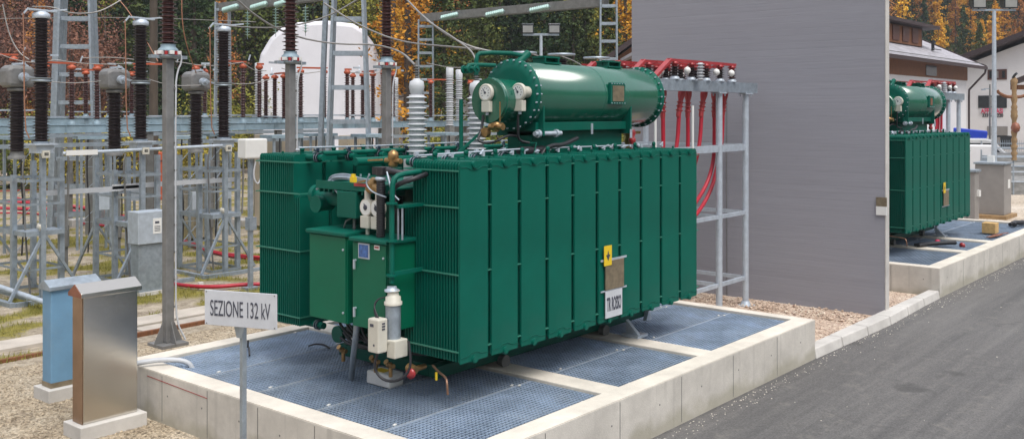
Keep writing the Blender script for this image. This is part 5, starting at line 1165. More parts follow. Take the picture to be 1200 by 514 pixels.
def string():
    r = thing('insulator_string', 'x', 'insulator string', (0, 0, 0), group='pale green glass insulator strings')
    for k in range(9): MB().lathe([(.02, 0), (.035, .01), (.04, .05), (.135, .062), (.14, .07), (.03, .078), (.02, .12)], (0, 0, -k * .128 - .12), (0, 0, 1), 14).build('disc', 'glass_disc', r)
    MB().cyl((0, 0, -1.30), (0, 0, .10), .014, n=6).build('rod', 'galv', r)
    return r
st0 = string(); SS = []
for px_, py_, x, hor, l in ((290, 14, 27, 0, 'hanging glass insulator string left of the white dome top'), (323, 10, 27, 0, 'hanging glass insulator string above the left shoulder of the white dome'), (358, 8, 27, 0, 'hanging glass insulator string above the middle of the white dome'),
                        (278, 7.5, 26.6, 1, 'glass insulator string strained along the first portal beam, leftmost'), (312, 4.5, 26.6, 1, 'glass insulator string strained along the first portal beam, second from the left'), (341, 1.0, 26.6, 1, 'glass insulator string strained along the first portal beam, just left of the second square post'),
                        (536, 17, 36.1, 1, 'glass insulator string at the left end of the second portal beam'), (590, 13.5, 36.1, 1, 'glass insulator string in the middle of the second portal beam'), (643, 8, 36.1, 1, 'glass insulator string near the right end of the second portal beam')):
    t = (px_ - 600) / F; v = fw + rt * t; k = x / v.x; z = H + (HY - py_) * k / F
    o = st0 if not SS else dup(st0, (0, 0, 0)); o.location = (x, v.y * k, z); o['label'] = l
    if hor: o.rotation_euler = (R(84), 0, 0)
    SS.append(o)

# overhead conductors
def wire(pts, label, r_=.014, mat='wire', cat='wire'):
    a = MB(); a.tube(pts, r_, 6, 2); tag(a.build('conductor', mat), label, cat, 'overhead conductors and jumpers')
def W3(px_, py_, d_): v = AT(px_, d_); return (v.x, v.y, H + (HY - py_) * d_ / F)
wire([W3(38, 8, 18.9), W3(62, 8, 18.8), W3(80, 16, 19), W3(110, 16, 19.4), W3(130, 8, 19.6), W3(160, -12, 20)], 'looping jumper from the leftmost dark column to the right')
wire([W3(3, 5, 20), W3(10, 40, 20), W3(22, 62, 20), W3(34, 70, 20)], 'jumper curving down to the left grey-headed instrument transformer', .012)
wire([W3(185, 72, 19.9), W3(150, 10, 20), W3(128, -10, 20)], 'copper jumper slanting between the middle column and the sky', .010, 'wire_copper')
wire([W3(213, -20, 20), W3(213, 30, 20), W3(222, 65, 20.5), W3(230, 86, 21.5)], 'copper jumper dropping onto the right instrument transformer', .011, 'wire_copper')
wire([W3(262, 30, 21), W3(300, 33, 20), W3(340, 32, 19), W3(385, 20, 19), W3(425, -4, 19)], 'sagging conductor crossing in front of the white dome top', .015)
wire([W3(265, -12, 16), W3(300, 20, 16.5), W3(340, 42, 17), W3(390, 52, 17.5), W3(440, 52, 18), W3(470, 60, 15), W3(486, 76, 12.5)], 'long conductor sagging across the white dome to the pale bushing', .016)
wire([W3(380, 4, 17), W3(420, 30, 16.5), W3(470, 50, 15.5), W3(530, 55, 14.5), W3(562, 58, 13.9)], 'long conductor sagging down from the big mast past the golden tree', .015)
wire([W3(475, -2, 16), W3(500, 24, 15), W3(540, 52, 14), W3(580, 62, 14), W3(612, 63, 14.8)], 'conductor swinging down to the conservator from the upper left', .015)
wire([W3(500, 24, 15), W3(540, 50, 14), W3(555, 62, 13.4), W3(558, 76, 13.3)], 'short branch conductor dropping to the second pale bushing', .013)
wire([W3(0, 22, 30), W3(150, 20, 30), W3(300, 26, 30)], 'thin straight conductor high across the left of the yard', .010)
wire([W3(655, 65, 18), W3(675, 72, 17.5), W3(700, 90, 17)], 'jumper from the dark insulator cap over the conservator', .011); wire([W3(700, 68, 18), W3(722, 76, 17.5), W3(735, 88, 17)], 'jumper nearest the red brackets above the conservator', .011)
wire([W3(618, 62, 18), W3(640, 68, 17.5), W3(660, 82, 17)], 'jumper starting above the near flange of the conservator', .011)
for i, px_ in enumerate((612, 658, 699)):
    d_ = 16.5 + i * .9; p = AT(px_, d_); zt = H + (HY - (61, 63, 67)[i]) * d_ / F
    r = thing('surge_arrester', ['dark ribbed arrester above the near flange of the conservator', 'dark ribbed arrester above the middle of the conservator', 'dark ribbed arrester beside the red brackets'][i], 'arrester', (p.x, p.y, 0), group='dark surge arresters behind the near transformer')
    MB().lathe(sheds(16, 1.1, .09, .14, .9), (0, 0, zt - 1.2), (0, 0, 1), 16).build('insulator', 'porc', r)
    MB().lathe([(.25, zt - .03), (.25, zt), (.05, zt + .01)], (0, 0, 0), (0, 0, 1), 20).build('cap', 'galv', r); MB().b2(-.07, .07, -.07, .07, 0, zt - 1.2).build('post', 'post', r)

# floodlight mast in the middle and at the right
def flood(p, h, label, s=1.0, heads=2):
    r = thing('floodlight_mast', label, 'floodlight', (p.x, p.y, 0), vy, group='floodlight masts')
    MB().cyl((0, 0, 0), (0, 0, h), .11 * s, .07 * s, n=12).build('pole', 'galv_light', r)
    MB().b2(-.85 * s, .85 * s, -.04, .04, h, h + .08).build('crossbar', 'galv', r)
    for sx in (-1, 1):
        a = MB(); a.prism([(-.10 * s, h + .10 * s), (.02, h + .09 * s), (.25 * s, h + .25 * s), (.25 * s, h + .60 * s), (-.10 * s, h + .52 * s)], sx * .62 * s - .27 * s, sx * .62 * s + .27 * s, 'x'); a.b2(sx * .62 * s - .03, sx * .62 * s + .03, -.02, .02, h + .08, h + .35 * s)
        q = a.build('lamp_head', 'dark', r); MB().b2(sx * .62 * s - .23 * s, sx * .62 * s + .23 * s, -.10 * s - .02, -.10 * s - .004, h + .14 * s, h + .46 * s).build('lens', 'alu', q)
    return r
flood(AT(634, 34), H + (HY - 42) * 34 / F, 'white floodlight mast with two lamps rising behind the conservator', .75)
flood(AT(1165, 44), H + (HY - 13) * 44 / F, 'tall pale floodlight mast with two lamps in front of the white house', 1.15)

# second row of thin lattice posts, brackets and cable droppers filling the yard behind the stands
rg = random.Random(31)
def thin_stand():
    r = thing('thin_stand', 'x', 'steel stand', (0, 0, 0), group='thin steel stands further back in the yard')
    for x in (-.35, .35):
        for y in (-.3, .3): MB().b2(x - .03, x + .03, y - .03, y + .03, 0, 2.9).build('leg', 'galv', r)
    for k in range(4):
        a = MB(); z0, z1 = .1 + k * .7, .8 + k * .7; a.bar((-.35, -.3, z0), (.35, -.3, z1), .035, .01); a.bar((.35, -.3, z0 + .7), (-.35, -.3, z0 + .7), .04, .01); a.build('lacing', 'galv', r)
    a = MB(); a.b2(-.45, .45, -.4, .4, 2.9, 2.98); a.build('top_plate', 'galv_blue', r)
    a = MB(); a.tube([(-.2, -.34, 2.9), (-.24, -.38, 2.0), (-.15, -.36, 1.0), (-.2, -.34, 0)], .02, 6, 2); a.build('dropper', 'black', r)
    MB().b2(.05, .3, -.42, -.32, 1.1, 1.55).build('box', 'galv_light', r)
    return r
ts = thin_stand(); k_ = 0
for px_, d_, l in ((28, 24.5, 'thin laced stand behind the leftmost lattice stand'), (110, 25, 'thin laced stand just right of the leftmost mast'), (146, 27.5, 'thin laced stand behind the middle stand'), (214, 25, 'thin laced stand right of the nearest square post'), (250, 28, 'thin laced stand behind the right lattice stand'), (330, 26, 'thin laced stand below the left part of the dome'), (372, 28, 'thin laced stand below the middle of the dome'), (436, 27, 'thin laced stand between the big mast and the third square post'), (520, 29, 'thin laced stand right of the pale bushing')):
    p = AT(px_, d_)
    if k_ == 0: ts.location = p; ts['label'] = l
    else: dup(ts, p, l, rg.uniform(-.3, .3))
    k_ += 1
for i, (a_, b_, sag, dd_) in enumerate((((60, 70), (170, 73), 5, 21), ((96, 68), (182, 74), -4, 22), ((205, 72), (285, 73), 6, 22), ((285, 74), (312, 83), 5, 22), ((330, 80), (375, 84), 5, 22), ((-10, 60), (72, 70), 10, 22), ((50, 95), (120, 95), 3, 20), ((165, 90), (235, 100), 6, 20.5), ((262, 97), (320, 92), 5, 21.5), ((410, 85), (470, 78), 6, 22), ((500, 74), (560, 78), 4, 22), ((25, 80), (48, 92), 3, 19), ((140, 84), (165, 92), 3, 19.8), ((240, 90), (262, 95), 3, 21.3))):
    wire([W3(a_[0], a_[1], dd_), W3((a_[0] + b_[0]) / 2, (a_[1] + b_[1]) / 2 + sag, dd_ + .3), W3(b_[0], b_[1], dd_ + .6)], 'thin slack jumper between two insulators, span number' if False else ['slack jumper above the left disconnector', 'jumper between the left disconnector and the middle column', 'jumper right of the nearest square post', 'short jumper left of the dome', 'short jumper in front of the dome', 'jumper leaving the picture at the left edge', 'jumper from the first column at mid height', 'jumper from the second column at mid height', 'jumper from the third column at mid height', 'jumper left of the pale bushing', 'jumper right of the pale bushing', 'short link from the left grey head to its column', 'short link from the middle grey head to its column', 'short link from the right grey head to its column'][i], .010)
# ================================================================ BACKGROUND BUILDINGS
# white dome (fabric storage hall)
p = AT(375, 56)
r = thing('storage_dome', 'large white rounded fabric hall behind the masts', 'hall', (p.x, p.y, 0), vy + R(11.2))
prof = [(-3.55, 0), (-3.55, 5.9)]
for x_, z_ in ((-3.35, 6.9), (-2.8, 7.85), (-2.1, 8.5), (-1.4, 8.75), (.4, 8.9), (1.9, 8.75), (2.5, 8.4), (3.1, 7.6), (3.45, 6.7), (3.55, 5.9)): prof.append((x_, z_))
prof.append((3.55, 0))
MB().prism(prof, 0, 9, 'y').build('fabric_shell', 'tent', r, bevel=.25)
a = MB()
for x_ in (-1.2, 1.2): a.b2(x_ - .01, x_ + .01, -.012, 0, .1, 8.4)
a.build('fabric_seam', 'tent', r)
# white lower buildings behind the switchyard
for i, (px_, d_, w_, h_) in enumerate(((455, 58, 3.2, 4.7), (545, 60, 3, 4.5))):
    p = AT(px_, d_); r = thing('white_shed', ['low white shed right of the dome', 'low white shed behind the pale columns'][i], 'shed', (p.x, p.y, 0), vy, group='low white sheds behind the yard')
    MB().b2(-w_ / 2, w_ / 2, 0, 4, 0, h_).build('wall', 'plaster', r); MB().b2(-w_ / 2 - .2, w_ / 2 + .2, -.2, 4.2, h_, h_ + .12).build('roof', 'roofbrown', r); MB().b2(-.5, .5, -.03, 0, 0, 2.1).build('door', 'galv', r)
# brown hut with sloping roof left of the wall
p = AT(736, 55); r = thing('timber_hut', 'brown timber gable with dark roof edge beside the grey wall', 'hut', (p.x, p.y, 0), vy - R(6.8))
MB().prism([(-.9, 0), (3.4, 0), (3.4, 9.6), (-.9, 6.5)], 0, 5, 'y').build('wall', 'wood', r)
MB().prism([(-1.3, 6.35), (3.6, 9.85), (3.6, 10.15), (-1.3, 6.7)], -.5, 5.3, 'y').build('roof', 'roofbrown', r)
MB().b2(.2, .7, -.05, 0, 3.2, 4.4).build('window', 'dark', r)

# chalet behind the farther transformer
YW = 18.0; r = wthing('chalet', 'chalet with grey tiled roof, brown timber band and white walls behind the farther transformer', 'house', (58, YW + 4, 0))
x0, x1 = 47, 68.3; ze = 6.55
MB().b2(x0, x1, YW, YW + 11, 0, 5.65).build('wall', 'plaster', r)
MB().b2(x0, x1 + .02, YW - .06, YW + 11, 5.65, ze + .25).build('timber_band', 'wood', r)
a = MB(); a.prism([(YW - .9, ze - .12), (YW - .9, ze + .05), (YW + 5.5, ze + 3.1), (YW + 12.5, ze + .05), (YW + 12.5, ze - .12), (YW + 5.5, ze + 2.85)], x0 - 1, x1 + 1.1, 'x'); rf = a.build('roof', 'roof', r)
a = MB(); a.b2(x0 - 1, x1 + 1.15, YW - 1.02, YW - .9, ze - .16, ze + .04); a.build('gutter', 'roofbrown', r)
a = MB(); a.bar((x1 + 1.14, YW - .9, ze - .03), (x1 + 1.14, YW + 5.5, ze + 3.02), .06, .3); a.build('barge_board', 'roofbrown', rf)
MB().tube([(x1 + .9, YW - .96, ze - .1), (x1 + .9, YW - .9, ze - .4), (x1 + .15, YW - .12, ze - 1.5), (x1 + .12, YW - .12, ze - 2), (x1 + .12, YW - .12, 0)], .07, 8).build('drainpipe', 'roofbrown', r)
a = MB(); a.bar((x0 - .5, YW - .7, ze + .24), (x1 + .8, YW - .7, ze + .24), .04, .04)
a.build('snow_guard', 'galv_dark', rf)
MB().b2(59.5, 61.5, YW - .10, YW - .065, 5.75, 6.35).build('window', 'dark', r)
a = MB(); a.lathe([(.10, 0), (.10, .5), (.18, .52), (.18, .6)], (63.8, YW + .8, ze + .9), (0, 0, 1), 10); a.b2(63.2, 64.9, YW + .6, YW + .7, ze + .95, ze + 1.0); a.build('chimney', 'dark', rf)
# dormer
dz0 = ze + .9
a = MB(); a.b2(50, 63.0, YW + 1.2, YW + 6, dz0 - .2, dz0 + 1.35); dm = a.build('dormer', 'roofbrown', r)
a = MB(); a.b2(49.5, 64.6, YW + .6, YW + 6.3, dz0 + 1.35, dz0 + 1.55); a.build('dormer_roof', 'roofbrown', dm)
a = MB(); a.b2(56.4, 62.6, YW + 1.12, YW + 1.19, dz0 + .2, dz0 + 1.25); a.build('dormer_panel', 'wood', dm)
for k in range(3):
    xx = 57.2 + k * 1.75; q = MB().b2(xx, xx + 1.1, YW + 1.06, YW + 1.115, dz0 + .35, dz0 + 1.2).build('dormer_window', 'frame', dm)
    
# white house (wall faces -x)
XH = 80.0
def yh(px_): return yat(XH, px_)
def zh(px_, py_):
    v = fw + rt * ((px_ - 600) / F); return H + (HY - py_) * (XH / v.x) / F
r = wthing('white_house', 'large white plastered house with brown windows at the right edge', 'house', (XH + 5, 15, 0))
ya, yb_ = yh(1212), yh(1128); yr = yh(1262)
poly = [(yb_ + 2, 0), (yb_ + 2, zh(1128, 88)), (yh(1212), zh(1212, 46)), (yr, zh(1262, 25)), (yr - 12, zh(1262, 60)), (yr - 12, 0)]
MB().prism(poly, XH, XH + 12, 'x').build('wall', 'plaster', r)
a = MB(); p0 = (yb_ + 3.5, zh(1128, 92)); p1_ = (yr, zh(1262, 21)); p2_ = (yr - 14, zh(1262, 62))
a.prism([p0, (p0[0], p0[1] + .35), (p1_[0], p1_[1] + .4), (p2_[0], p2_[1] + .35), p2_, p1_], XH - 1.2, XH + 13, 'x'); a.build('roof', 'roofbrown', r)
def hwin(pl, pr_, pt, pb, nm, npanes, mat='frame', par=None):
    y0, y1 = yh(pr_), yh(pl); z0, z1 = zh((pl + pr_) / 2, pb), zh((pl + pr_) / 2, pt)
    q = MB().b2(XH - .06, XH + .02, y0, y1, z0, z1).build(nm, mat, r)
    for k in range(npanes):
        w_ = (y1 - y0) / npanes; MB().b2(XH - .075, XH - .062, y0 + k * w_ + .12, y0 + (k + 1) * w_ - .12, z0 + .12, z1 - .12).build('pane', 'greybox' if k % 2 else 'dark', q)
hwin(1157.5, 1180, 81.5, 93.5, 'window', 3)
hwin(1146.5, 1180, 112, 126.5, 'window', 3, 'dark')
hwin(1157, 1181, 148, 158.5, 'sign_board', 0, 'greybox')
hwin(1163, 1186, 159, 173.5, 'shop_window', 2, 'dark')
ban = MB().b2(XH - .1, XH - .063, yh(1176.5), yh(1149), zh(1163, 133.2), zh(1163, 127)).build('banner', 'signwhite', r)
t_ = text('AFFITTASI', (yh(1149) - yh(1176.5)) * .93, .40, 'plasterlow', r, (XH - .112 - r.location.x, (yh(1149) + yh(1176.5)) / 2 - r.location.y, zh(1163, 130.1)), (PI / 2, 0, -PI / 2), 'banner_lettering', bold=.03, depth=.01)
t_ = text('333 62 7220', (yh(1151) - yh(1176)) * .98, .27, 'text', r, (XH - .03 - r.location.x, (yh(1151) + yh(1176)) / 2 - r.location.y, zh(1163, 135.3)), (PI / 2, 0, -PI / 2), 'number_lettering', bold=.03, depth=.01)
# dark awning roof at the right edge
p = AT(1203, 50); r = thing('porch_roof', 'dark brown porch roof cutting in at the right edge', 'roof', (p.x, p.y, 0), vy - R(28))
MB().prism([(-.75, 5.0), (-.75, 5.22), (3.0, 6.8), (3.0, 6.4)], 0, 3, 'y').build('roof', 'roofbrown', r); a = MB(); a.b2(-.75, 2.6, .3, .5, 4.75, 5.0); a.build('beam', 'wood', r)
a = MB(); a.b2(1.6, 1.85, .3, .55, 0, 4.8); a.build('post', 'wood', r)
# carved totem
p = AT(1188.5, 46); r = thing('carved_totem', 'tall carved wooden totem with spread wings by the white house', 'totem', (p.x, p.y, 0), vy)
rg = random.Random(9); prof = []
z = 1.3
while z < 4.9: prof.append((rg.uniform(.09, .17), z)); z += .11
prof += [(.14, 4.95), (.16, 5.1), (.05, 5.25)]
MB().lathe(prof, (0, 0, 0), (0, 0, 1), 10).build('trunk', 'wood_light', r)
MB().lathe([(.02, 2.6), (.17, 2.68), (.21, 2.85), (.16, 3.02), (.04, 3.1)], (0, -.12, 0), (0, 0, 1), 10).build('carved_head', 'rust', r)
for s in (-1, 1):
    a = MB(); a.tube([(s * .12, 0, 4.3), (s * .4, 0, 4.32), (s * .75, 0, 4.5), (s * .8, 0, 4.62)], .075, 8, 1); a.build('wing', 'wood', r)
MB().tube([(-.06, 0, 5.2), (-.02, -.1, 5.35), (.02, -.2, 5.42)], .06, 8, 1).build('bird', 'dark', r)
# lamp with short arm in front of the house
p = AT(1160, 60); r = thing('street_lamp', 'thin dark street lamp with a short arm before the white house', 'street lamp', (p.x, p.y, 0), vy)
MB().cyl((0, 0, 0), (0, 0, 5.3), .07, .05, n=8).build('pole', 'galv_dark', r); MB().b2(-.35, 0, -.03, .03, 5.0, 5.05).b2(-.5, -.3, -.08, .08, 4.93, 5.02).build('lamp_head', 'galv', r)

# van parked under the tarpaulin
p = AT(1147, 55); r = thing('parked_van', 'white van parked behind the fence near the blue tarpaulin', 'van', (p.x, p.y, 0), vy - R(25.8))
z0 = .42
body = [(-2.6, .35), (-2.6, 1.75), (-2.45, 1.95), (.35, 1.95), (.75, 1.85), (1.35, 1.2), (2.15, .98), (2.3, .8), (2.3, .35)]
MB().prism([(a_, b_ + z0 - .3) for a_, b_ in body], 0, 1.8, 'y').build('body', 'car', r, bevel=.08)
for pts in ([(-1.9, 1.2), (-1.9, 1.7), (-.9, 1.7), (-.9, 1.2)], [(-.75, 1.2), (-.75, 1.7), (.1, 1.7), (.1, 1.2)], [(.2, 1.2), (.2, 1.7), (.6, 1.7), (1.1, 1.2)]):
    MB().prism([(a_, b_ + z0 - .3) for a_, b_ in pts], -.012, -.002, 'y').build('window', 'dark', r)
for x_ in (-1.7, 1.5):
    w_ = MB().cyl((x_, -.02, z0 + .03), (x_, .2, z0 + .03), .33, n=20).build('wheel', 'black', r); MB().cyl((x_, -.03, z0 + .03), (x_, -.02, z0 + .03), .2, n=16).build('rim', 'alu', w_)
MB().b2(2.24, 2.32, .15, .5, z0 + .45, z0 + .6).build('headlight', 'white', r)
p = AT(1143, 58); r = thing('blue_tarpaulin', 'bright blue tarpaulin roof beside the white van', 'tarpaulin', (p.x, p.y, 0), vy - R(25.8))
MB().prism([(-1.2, 2.62), (.62, 2.42), (.66, 2.35), (.6, 1.9), (-1.2, 1.9)], 0, 2, 'y').build('cover', 'blue', r, bevel=.03); a = MB(); 
for x_ in (-1.1, .55): a.cyl((x_, .1, 0), (x_, .1, 2.1), .05, n=8)
a.build('pole', 'galv', r)
# terraces and railing right of the second transformer
a = MB(); 
for i, (d_, z_, w0) in enumerate(((42, .55, 1), (46, 1.0, 1), (50, 1.3, 1), (56.5, 1.0, 1))):
    p0 = AT(1150, d_); p1_ = AT(1300, d_); q0 = AT(1150, d_ + 6); q1 = AT(1300, d_ + 6)
    a = MB(); a.add([(p0.x, p0.y, 0), (p1_.x, p1_.y, 0), (q1.x, q1.y, 0), (q0.x, q0.y, 0), (p0.x, p0.y, z_), (p1_.x, p1_.y, z_), (q1.x, q1.y, z_), (q0.x, q0.y, z_)], [(3, 2, 1, 0), (4, 5, 6, 7), (0, 1, 5, 4), (1, 2, 6, 5), (2, 3, 7, 6), (3, 0, 4, 7)])
    tag(a.build('stone_terrace', 'stonewall'), ['lowest grey stone terrace wall at the right edge', 'second grey stone terrace wall from the bottom at the right edge', 'third grey stone terrace wall at the right edge', 'topmost grey stone terrace in front of the white house'][i], 'retaining wall', 'grey stone terraces')
    r = thing('railing', ['white railing before the lowest terrace', 'white railing on the second terrace', 'thin railing on the third terrace', 'metal mesh fence on the topmost terrace before the white van'][i], 'railing', (p0.x, p0.y, 0), group='railings at the right edge')
    for zz in (z_ + .02, z_ + .45, z_ + .75)[: 2 if i < 3 else 3]:
        v = p1_ - p0; a = MB(); a.bar((0, 0, zz), (v.x, v.y, zz), .06); a.build('rail', 'galv_light' if i < 3 else 'galv', r)
    for k in range(5):
        v = (p1_ - p0) * (k / 4); MB().cyl((v.x, v.y, 0), (v.x, v.y, z_ + .8), .035, n=6).build('railing_post', 'galv', r)
    if i == 3:
        a = MB(); v = p1_ - p0
        for k in range(60): u = v * (k / 60); a.bar((u.x, u.y, z_), (u.x, u.y, z_ + .95), .02)
        a.build('mesh', 'galv', r)
# grey cabinets beside the farther transformer
def xy(px_, py_, z=0.0):
    d = F * (H - z) / (py_ - HY); v = AT(px_, d); return v.x, v.y
x, y = 36.0, 8.60
r = wthing('grey_cabinet', 'large grey metal cabinet on a wooden pallet beyond the farther transformer', 'cabinet', (x, y, 0))
MB().b2(x - .75, x + .75, y - .55, y + .6, 0, .12).build('pallet', 'wood_light', r); MB().b2(x - .45, x + .5, y - .42, y + .5, .12, 1.82).build('body', 'greybox', r, bevel=.02)
MB().b2(x - .5, x + .55, y - .46, y + .54, 1.82, 1.88).build('roof', 'galv', r); MB().b2(x + .0, x + .3, y - .435, y - .422, 1.0, 1.3).build('label_plate', 'white', r)
MB().b2(x - .1, x + .1, y, y + .2, 1.88, 2.1).build('top_box', 'white', r)
r = wthing('slim_cabinet', 'slim reddish grey cabinet left of the large grey one', 'cabinet', (33.85, 8.8, 0))
MB().b2(33.6, 34.1, 8.60, 8.95, .0, 1.65).build('body', 'greybox', r, bevel=.02); MB().b2(33.55, 34.15, 8.55, 9.0, 1.65, 1.72).build('roof', 'galv', r); MB().b2(33.8, 34.0, 8.52, 8.6, .85, 1.05).build('meter_box', 'white', r)
tag(MB().cyl((30.5, 8.02, .0), (30.5, 8.02, 2.2), .02, n=8).build('thin_post', 'galv_dark'), 'thin dark post at the far end of the farther plinth', 'post')
# white container / wall strip behind cabinets
p = AT(1141, 47); r = thing('white_container', 'low white container behind the grey cabinets', 'container', (p.x, p.y, 0), vy - R(25)); MB().b2(-1.4, 1.0, 0, 2, 0, 1.95).build('body', 'plaster', r, bevel=.04); MB().b2(.3, 1.02, -.02, 0, .2, 1.5).build('door', 'galv', r)
a = MB(); a.b2(30, 33.6, 8.2, 8.5, 0, .14); tag(a.build('timber_beam', 'wood_light'), 'timber beam lying on the sandy ground past the farther plinth', 'beam')
a = MB(); a.lathe([(.3, 0), (.34, .05), (.3, .14), (.1, .16)], (32.2, 9.0, 0), (0, 0, 1), 16); tag(a.build('dark_coil', 'black'), 'dark coil lying by the slim cabinet', 'coil')

# ================================================================ HILLSIDE AND WOODS
def smooth(a, b, x): t = max(0, min(1, (x - a) / (b - a))); return t * t * (3 - 2 * t)
def foot(l, q): return 60 + 70 * smooth(.22, .42, l / max(q, 1))
def hill_z(q, l):
    f = foot(l, q); h = max(0, q - f); return h * .42 * min(1, h / 25 + .25) + 1.2 * noise.noise(Vector((q * .03, l * .03, 0))) * min(1, h / 20)
vs = []; QS = [55 + i * 6 for i in range(60)]; LS = [i / 40 for i in range(-44, 45)]
for q in QS:
    for s in LS:
        v = fw * q + rt * (q * s); vs.append((v.x, v.y, hill_z(q, q * s) - .15))
nl_ = len(LS); fs = [(i * nl_ + j, i * nl_ + j + 1, (i + 1) * nl_ + j + 1, (i + 1) * nl_ + j) for i in range(len(QS) - 1) for j in range(nl_ - 1)]
structure('hill', MB().add(vs, fs, True), 'forestfloor')

def leafq(mb, p, s, rg, nrm=None):
    a = Vector((rg.gauss(0, 1), rg.gauss(0, 1), rg.gauss(0, .7))).normalized(); b = a.cross(Vector((rg.gauss(0, 1), rg.gauss(0, 1), rg.gauss(0, 1)))).normalized()
    a = a * s * rg.uniform(.6, 1.2); b = b * s * rg.uniform(.4, .8)
    mb.add([p - a, p + b * .9, p + a, p - b * .9], [(0, 1, 2, 3)])
def conifer(seed, H_, Rm, n, size, droop=.35, sparse=0):
    rg = random.Random(seed); c = MB(); t = MB(); t.cyl((0, 0, 0), (0, 0, H_ * .97), .18 + H_ * .006, .02, n=8)
    nb = int(H_ * 6.5); per = max(4, n // nb)
    for i in range(nb):
        f = (i + rg.random()) / nb; z = H_ * (.10 + .88 * f); L = Rm * (1 - f) ** .8 * rg.uniform(.65, 1.12) + .15
        if rg.random() < sparse: continue
        a = rg.uniform(0, 2 * PI); ca, sa = math.cos(a), math.sin(a)
        if i % 3 == 0: t.bar((0, 0, z), (ca * L * .8, sa * L * .8, z - L * droop * .7), .03)
        for k in range(per):
            u = rg.random() ** .7; w = L * .22 * (1.1 - u * .6)
            p = Vector((ca * L * u + rg.gauss(0, w), sa * L * u + rg.gauss(0, w), z - L * u * droop + rg.gauss(0, .12) - abs(rg.gauss(0, .1))))
            leafq(c, p, size * rg.uniform(.7, 1.3), rg)
    return c, t
def broad(seed, H_, Rm, n, size, fill=1.0):
    rg = random.Random(seed); c = MB(); t = MB(); t.cyl((0, 0, 0), (0, 0, H_ * .5), .17, .12, n=8); tips = []
    for i in range(15):
        z0 = H_ * rg.uniform(.18, .55); a = rg.uniform(0, 2 * PI); L = Rm * rg.uniform(.5, 1.0); z1 = z0 + H_ * rg.uniform(.12, .42)
        p0 = Vector((0, 0, z0)); p1 = Vector((math.cos(a) * L * .55, math.sin(a) * L * .55, (z0 + z1) / 2)); p2 = Vector((math.cos(a) * L, math.sin(a) * L, z1)); t.tube([p0, p1, p2], .045, 5)
        for k in range(6):
            q = p1.lerp(p2, rg.random()) + Vector((rg.gauss(0, .5), rg.gauss(0, .5), rg.gauss(0, .6))); tips.append(q); t.bar(p1.lerp(p2, rg.random() * .6), q, .02)
    for k in range(14): tips.append(Vector((rg.gauss(0, Rm * .3), rg.gauss(0, Rm * .3), H_ * rg.uniform(.55, 1.0))))
    t.cyl((0, 0, H_ * .5), (rg.uniform(-.3, .3), rg.uniform(-.3, .3), H_ * .95), .12, .02, n=6)
    for i in range(n):
        q = rg.choice(tips); s = rg.uniform(.35, .75) * Rm / 3
        leafq(c, q + Vector((rg.gauss(0, s), rg.gauss(0, s), rg.gauss(0, s * .8))), size * rg.uniform(.7, 1.3), rg)
    return c, t
protos = {}
def proto(kind, i, gen, mat):
    c, t = gen; r = thing('pine_tree' if 'spruce' in kind else 'larch_tree' if 'larch' in kind else 'leafy_tree', '', 'tree')
    c.build('crown', mat, r); t.build('trunk', 'bark', r); protos.setdefault(kind, []).append([r, False])
for i in range(3): proto('spruce', i, conifer(10 + i, 15 + i, 2.6 + .3 * i, 5200, .16), 'l_spruce')
for i in range(3): proto('larch', i, conifer(20 + i, 14 + i, 2.1 + .2 * i, 4600, .12, .05, .15), 'l_larch')
for i in range(2): proto('rusty larch', i, conifer(30 + i, 14 + i, 2.2, 3800, .12, .05, .25), 'l_orange')
for i in range(3): proto('russet', i, broad(40 + i, 9 + i, 3.2, 5200, .11), 'l_brown')
for i in range(3): proto('olive', i, broad(50 + i, 8 + i, 3.0, 5200, .13), 'l_olive')
for i in range(2): proto('hedge', i, broad(60 + i, 3.2, 1.8, 4200, .08), 'l_hedge')
LBL = {'spruce': 'dark green conifer standing in the wood behind the substation', 'larch': 'golden yellow larch standing in the wood', 'rusty larch': 'rusty orange larch thinning out in the wood', 'russet': 'russet brown half bare tree on the slope at the left', 'olive': 'olive green leafy tree at the edge of the wood', 'hedge': 'low yellowing bush along the back of the yard'}
rg = random.Random(77)
def plant(kind, px_, q, sc_=1.0, label=None, zoff=0):
    lst = protos[kind]; e = rg.choice(lst); l = (px_ - 600) / F * q; v = fw * q + rt * l; z = hill_z(q, l) - .25 + zoff
    if px_ > 900 and 'larch' in kind: sc_ *= 1.25
    unused = [x for x in lst if not x[1]]
    if unused: e = unused[0]; o = e[0]; e[1] = True
    else: o = None
    if o is None:
        o = e[0].copy(); C.objects.link(o)
        for ch in e[2]: c = bpy.data.objects[ch].copy(); C.objects.link(c); c.parent = o
    else: e.append([x.name for x in C.objects if x.parent == o])
    o.location = (v.x, v.y, z); s = sc_ * rg.uniform(.85, 1.2); o.scale = (s, s, s * rg.uniform(.92, 1.12)); o.rotation_euler = (0, 0, rg.uniform(0, 6.28))
    o['label'] = label or LBL[kind]; o['group'] = ('bushes along the yard edge' if kind == 'hedge' else 'far hillside ' + kind + ' trees' if px_ > 900 else kind + ' trees of the wood')
# low bushes right behind the yard
for i in range(34):
    px_ = rg.uniform(-60, 740)
    if 275 < px_ < 475: continue
    plant('hedge', px_, rg.uniform(42, 52), rg.uniform(.7, 1.05), zoff=0)
